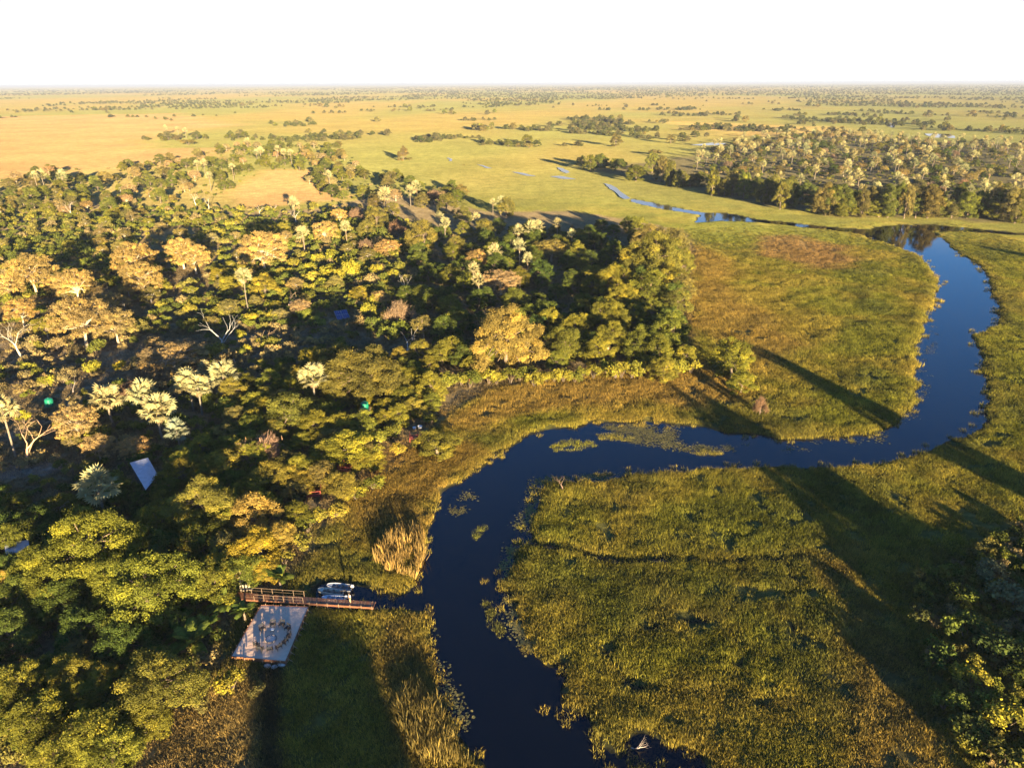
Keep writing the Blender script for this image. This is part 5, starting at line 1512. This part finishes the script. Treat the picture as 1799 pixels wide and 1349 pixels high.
# ------------------------------------------------------------------ grass, reeds, water plants
def grass_patch(seed, n=44, size=1.5, h=(0.35, 0.85), w=0.032, lean=0.3):
    rg = np.random.default_rng(seed)
    b = np.concatenate([rg.uniform(-size / 2, size / 2, (n, 2)), np.full((n, 1), -0.08)], 1)
    hh = rg.uniform(*h, n)[:, None]
    d = np.concatenate([rg.normal(0, lean, (n, 2)), np.ones((n, 1))], 1); d = unit(d)
    a = rg.uniform(0, 6.283, n); s = np.stack([np.cos(a), np.sin(a), np.zeros(n)], 1) * (w * rg.uniform(0.7, 1.5, (n, 1)))
    m = b + d * hh * 0.6; tip = b + d * hh + np.concatenate([rg.normal(0, 0.16, (n, 2)), np.zeros((n, 1))], 1)
    V = np.stack([b - s, b + s, m + s * 0.8, m - s * 0.8, tip], 1).reshape(-1, 3)
    i = np.arange(n)[:, None] * 5
    F = np.concatenate([i + np.array([0, 1, 2]), i + np.array([0, 2, 3]), i + np.array([3, 2, 4])])
    T = np.clip(np.tile(rg.normal(1, 0.3, n), 3), 0.4, 1.8)
    return mesh_np("grass_patch", V, F, M_GRASS_I, T)
GP = [grass_patch(600 + i) for i in range(6)]
GPF = [grass_patch(620 + i, 40, 2.6, (0.45, 1.0), 0.10) for i in range(4)]
REED = [grass_patch(640 + i, 30, 1.1, (1.1, 2.3), 0.035, 0.2) for i in range(4)]

def in_view(P, m=14):
    q = project(np.concatenate([P, np.full((len(P), 1), 0.5)], 1))
    mg = m * FPX / np.maximum(q[2], 20)
    return (q[2] > 10) & (q[0] > -mg) & (q[0] < 1799 + mg) & (q[1] > 100) & (q[1] < 1349 + mg)

def grass_area(x0, x1, y0, y1, dens):
    n_ = int((x1 - x0) * (y1 - y0) * dens)
    P = rng.uniform((x0, y0), (x1, y1), (n_, 2))
    P = P[in_view(P)]
    w = inside(P, WOOD_L)
    P = P[~w | (rng.random(len(P)) < 0.42)]
    for ex, mg in EXCL[:2]:
        P = P[sdist(P, ex) > 0.1]
    gap = fbm(P[:, 0] + 210, P[:, 1] - 33, 3.2, 3) + 0.25 * (fbm(P[:, 0], P[:, 1] + 500, 22, 2) - 0.5)
    P = P[(gap + 0.05 * rng.normal(size=len(P)) > 0.30) | (P[:, 1] > 210)]
    P = P[rng.random(len(P)) > sstep(230, 400, P[:, 1])]
    z, s = ground_zs(P)
    # thin out into the water along the banks
    k = s > np.where(rng.random(len(P)) < 0.10, -3.0 * rng.random(len(P)), 0.25)
    return P[k], np.maximum(z[k], -0.05), s[k]

for nm, box_, pr, sc0 in (("marsh_grass", (-140, 125, 28, 150, 3.2), GP, 0.85), ("meadow_grass", (-270, 240, 150, 400, 1.9), GP, 1.05)):
    P, z, s = grass_area(*box_)
    c = zone_color(P) * rng.uniform(0.85, 1.15, (len(P), 1))
    cl = fbm(P[:, 0] + 11, P[:, 1] + 5, 4.5, 3)
    c2 = fbm(P[:, 0] - 60, P[:, 1] + 5, 1.6, 2)
    c = c * ((0.6 + 0.8 * cl) * (0.75 + 0.5 * c2))[:, None]
    shore = np.exp(-np.clip(s, 0, None) / 2.2)[:, None]
    c = c * (1 - 0.35 * shore) + np.array([0.26, 0.19, 0.05]) * 0.35 * shore
    h = (1 - 0.6 * sstep(230, 400, P[:, 1])) * sc0 * (0.55 + 0.9 * cl + 0.5 * shore[:, 0] * rng.random(len(P)))
    h *= np.where(inside(P, WOOD_L), 0.6, 1.0)
    wd = sc0 * rng.uniform(0.85, 1.2, len(P))
    print(nm, len(P))
    scatter(nm, np.stack([P[:, 0], P[:, 1], z], 1), pr, np.stack([wd, wd, h], 1), rng.uniform(0, 6.28, len(P)), c,
            {"marsh_grass": "olive green marsh grass on the near banks", "meadow_grass": "green and golden meadow grass inside the river bend", "plain_grass": "grass of the plain beyond the wood"}[nm], "grass",
            tilt=rng.normal(0, 0.1, (len(P), 2)))

def reeds(nm, pxpoly, n_, col, label, sc=1.0, zoff=0.0, pr=REED):
    pg = poly(pxpoly); C = rng.uniform(pg.min(0), pg.max(0), (n_ * 6, 2)); C = C[inside(C, pg)][:n_]
    s_ = rng.uniform(0.45, 1.2, len(C)) * sc
    scatter(nm, np.concatenate([C, np.full((len(C), 1), zoff)], 1), pr, np.stack([s_, s_, s_], 1), rng.uniform(0, 6.28, len(C)), np.array(col) * rng.uniform(0.75, 1.25, (len(C), 1)), label, "reeds", tilt=rng.normal(0, 0.12, (len(C), 2)))
reeds("golden_reeds", [(660, 985), (672, 955), (700, 938), (735, 930), (750, 945), (742, 985), (722, 1022), (690, 1015)], 62, (0.34, 0.23, 0.075), "clump of tall golden reeds at the mouth of the boat inlet", 1.25, 0.1)
reeds("bank_reeds", [(720, 1200), (770, 1240), (800, 1310), (820, 1349), (740, 1349), (700, 1260)], 150, (0.22, 0.17, 0.05), "straggling pale reeds on the left bank at the dark water", 1.0, 0.1)
for k, (pg, n_, c) in enumerate((([(968, 785), (985, 775), (1010, 772), (1040, 777), (1048, 784), (1020, 791), (975, 793)], 120, (0.22, 0.22, 0.04)), ([(1042, 763), (1070, 762), (1112, 769), (1108, 776), (1060, 773)], 70, (0.23, 0.21, 0.05)),
                                 ([(1215, 796), (1240, 791), (1272, 794), (1262, 800), (1225, 800)], 40, (0.25, 0.22, 0.05)), ([(832, 935), (845, 924), (856, 922), (852, 940), (836, 948)], 26, (0.16, 0.17, 0.04)),
                                 ([(847, 1055), (858, 1058), (885, 1110), (880, 1122), (862, 1095)], 44, (0.14, 0.14, 0.035)), ([(1040, 832), (1068, 828), (1080, 834), (1050, 840)], 26, (0.22, 0.19, 0.06)))):
    reeds("reed_island", pg, n_, c, ["low green reed island in the river bend", "long reed island beside the flooded bank", "thin reed strip in mid river", "small reed tuft in the dark water", "narrow line of drowned reeds in the dark water", "pale reed tuft off the marsh corner"][k], 0.75, -0.15, GP)

M_PAD = leaf_mat("lily_pad", True, 0.05)
def pad_mesh(seed):
    rg = np.random.default_rng(seed); Vs = []; Fs = []; b = 0
    for k in range(9):
        c = rg.normal(0, 0.55, 2); r = rg.uniform(0.09, 0.2); a0 = rg.uniform(0, 6.28)
        V = [(c[0] + r * math.cos(a0 + q), c[1] + r * math.sin(a0 + q), rg.uniform(0.0, 0.05)) for q in np.linspace(0, 5.9, 6)]
        Vs += V; Fs += [(b, b + 1, b + 2, b + 3), (b, b + 3, b + 4, b + 5)]; b += 6
    return mesh_np("lily_pads", Vs, Fs, M_PAD, rg.uniform(0.8, 1.3, len(Fs)))
PADS = [pad_mesh(700 + i) for i in range(4)]
pp_ = []
for pg, n_ in (([(1060, 745), (1180, 746), (1250, 765), (1290, 790), (1200, 792), (1110, 778), (1050, 760)], 420), ([(930, 840), (1110, 830), (1110, 840), (950, 866), (925, 940), (890, 1020), (880, 1000), (905, 930), (930, 870)], 170), ([(890, 1040), (925, 1110), (960, 1170), (940, 1170), (900, 1100)], 60),
               ([(1290, 780), (1520, 770), (1600, 720), (1640, 560), (1650, 570), (1625, 720), (1540, 785), (1300, 795)], 170), ([(820, 860), (760, 940), (770, 960), (840, 870)], 26), ([(740, 1090), (800, 1280), (830, 1330), (850, 1330), (770, 1150)], 44)):
    q = poly(pg); C = rng.uniform(q.min(0), q.max(0), (n_ * 12, 2)); C = C[inside(C, q)]; C = C[fbm(C[:, 0], C[:, 1], 5, 2) > 0.47][:n_]; pp_.append(C)
pp_ = np.concatenate(pp_); s_ = rng.uniform(0.6, 1.3, len(pp_))
scatter("lily_pads", np.concatenate([pp_, np.full((len(pp_), 1), 0.012)], 1), PADS, np.stack([s_, s_, s_], 1), rng.uniform(0, 6.28, len(pp_)), np.array([0.17, 0.15, 0.06]) * rng.uniform(0.7, 1.2, (len(pp_), 1)), "floating leaves and weed along the river margins", "water plants")

# ------------------------------------------------------------------ haze over the plain
mh, th, oh = new_mat("haze_air")
pv = N(th, "ShaderNodeVolumePrincipled"); pv.inputs["Color"].default_value = (0.40, 0.47, 0.62, 1)
pv.inputs["Density"].default_value = 7.0e-5; pv.inputs["Anisotropy"].default_value = 0.0
th.links.new(pv.outputs[0], oh.inputs["Volume"])
hz = MB().box((0, 30000, 37.5), (150000, 76000, 78.0)).build("haze", mh)
tag(hz, "pale haze over the plain", "haze", kind="stuff")

# things that share a label also share their group
seen = {}
for o in list(scene.objects):
    if o.parent is None and "label" in o and "kind" not in o:
        g = seen.setdefault(o["label"], o.get("group"))
        if g and o.get("group") != g: o["group"] = g
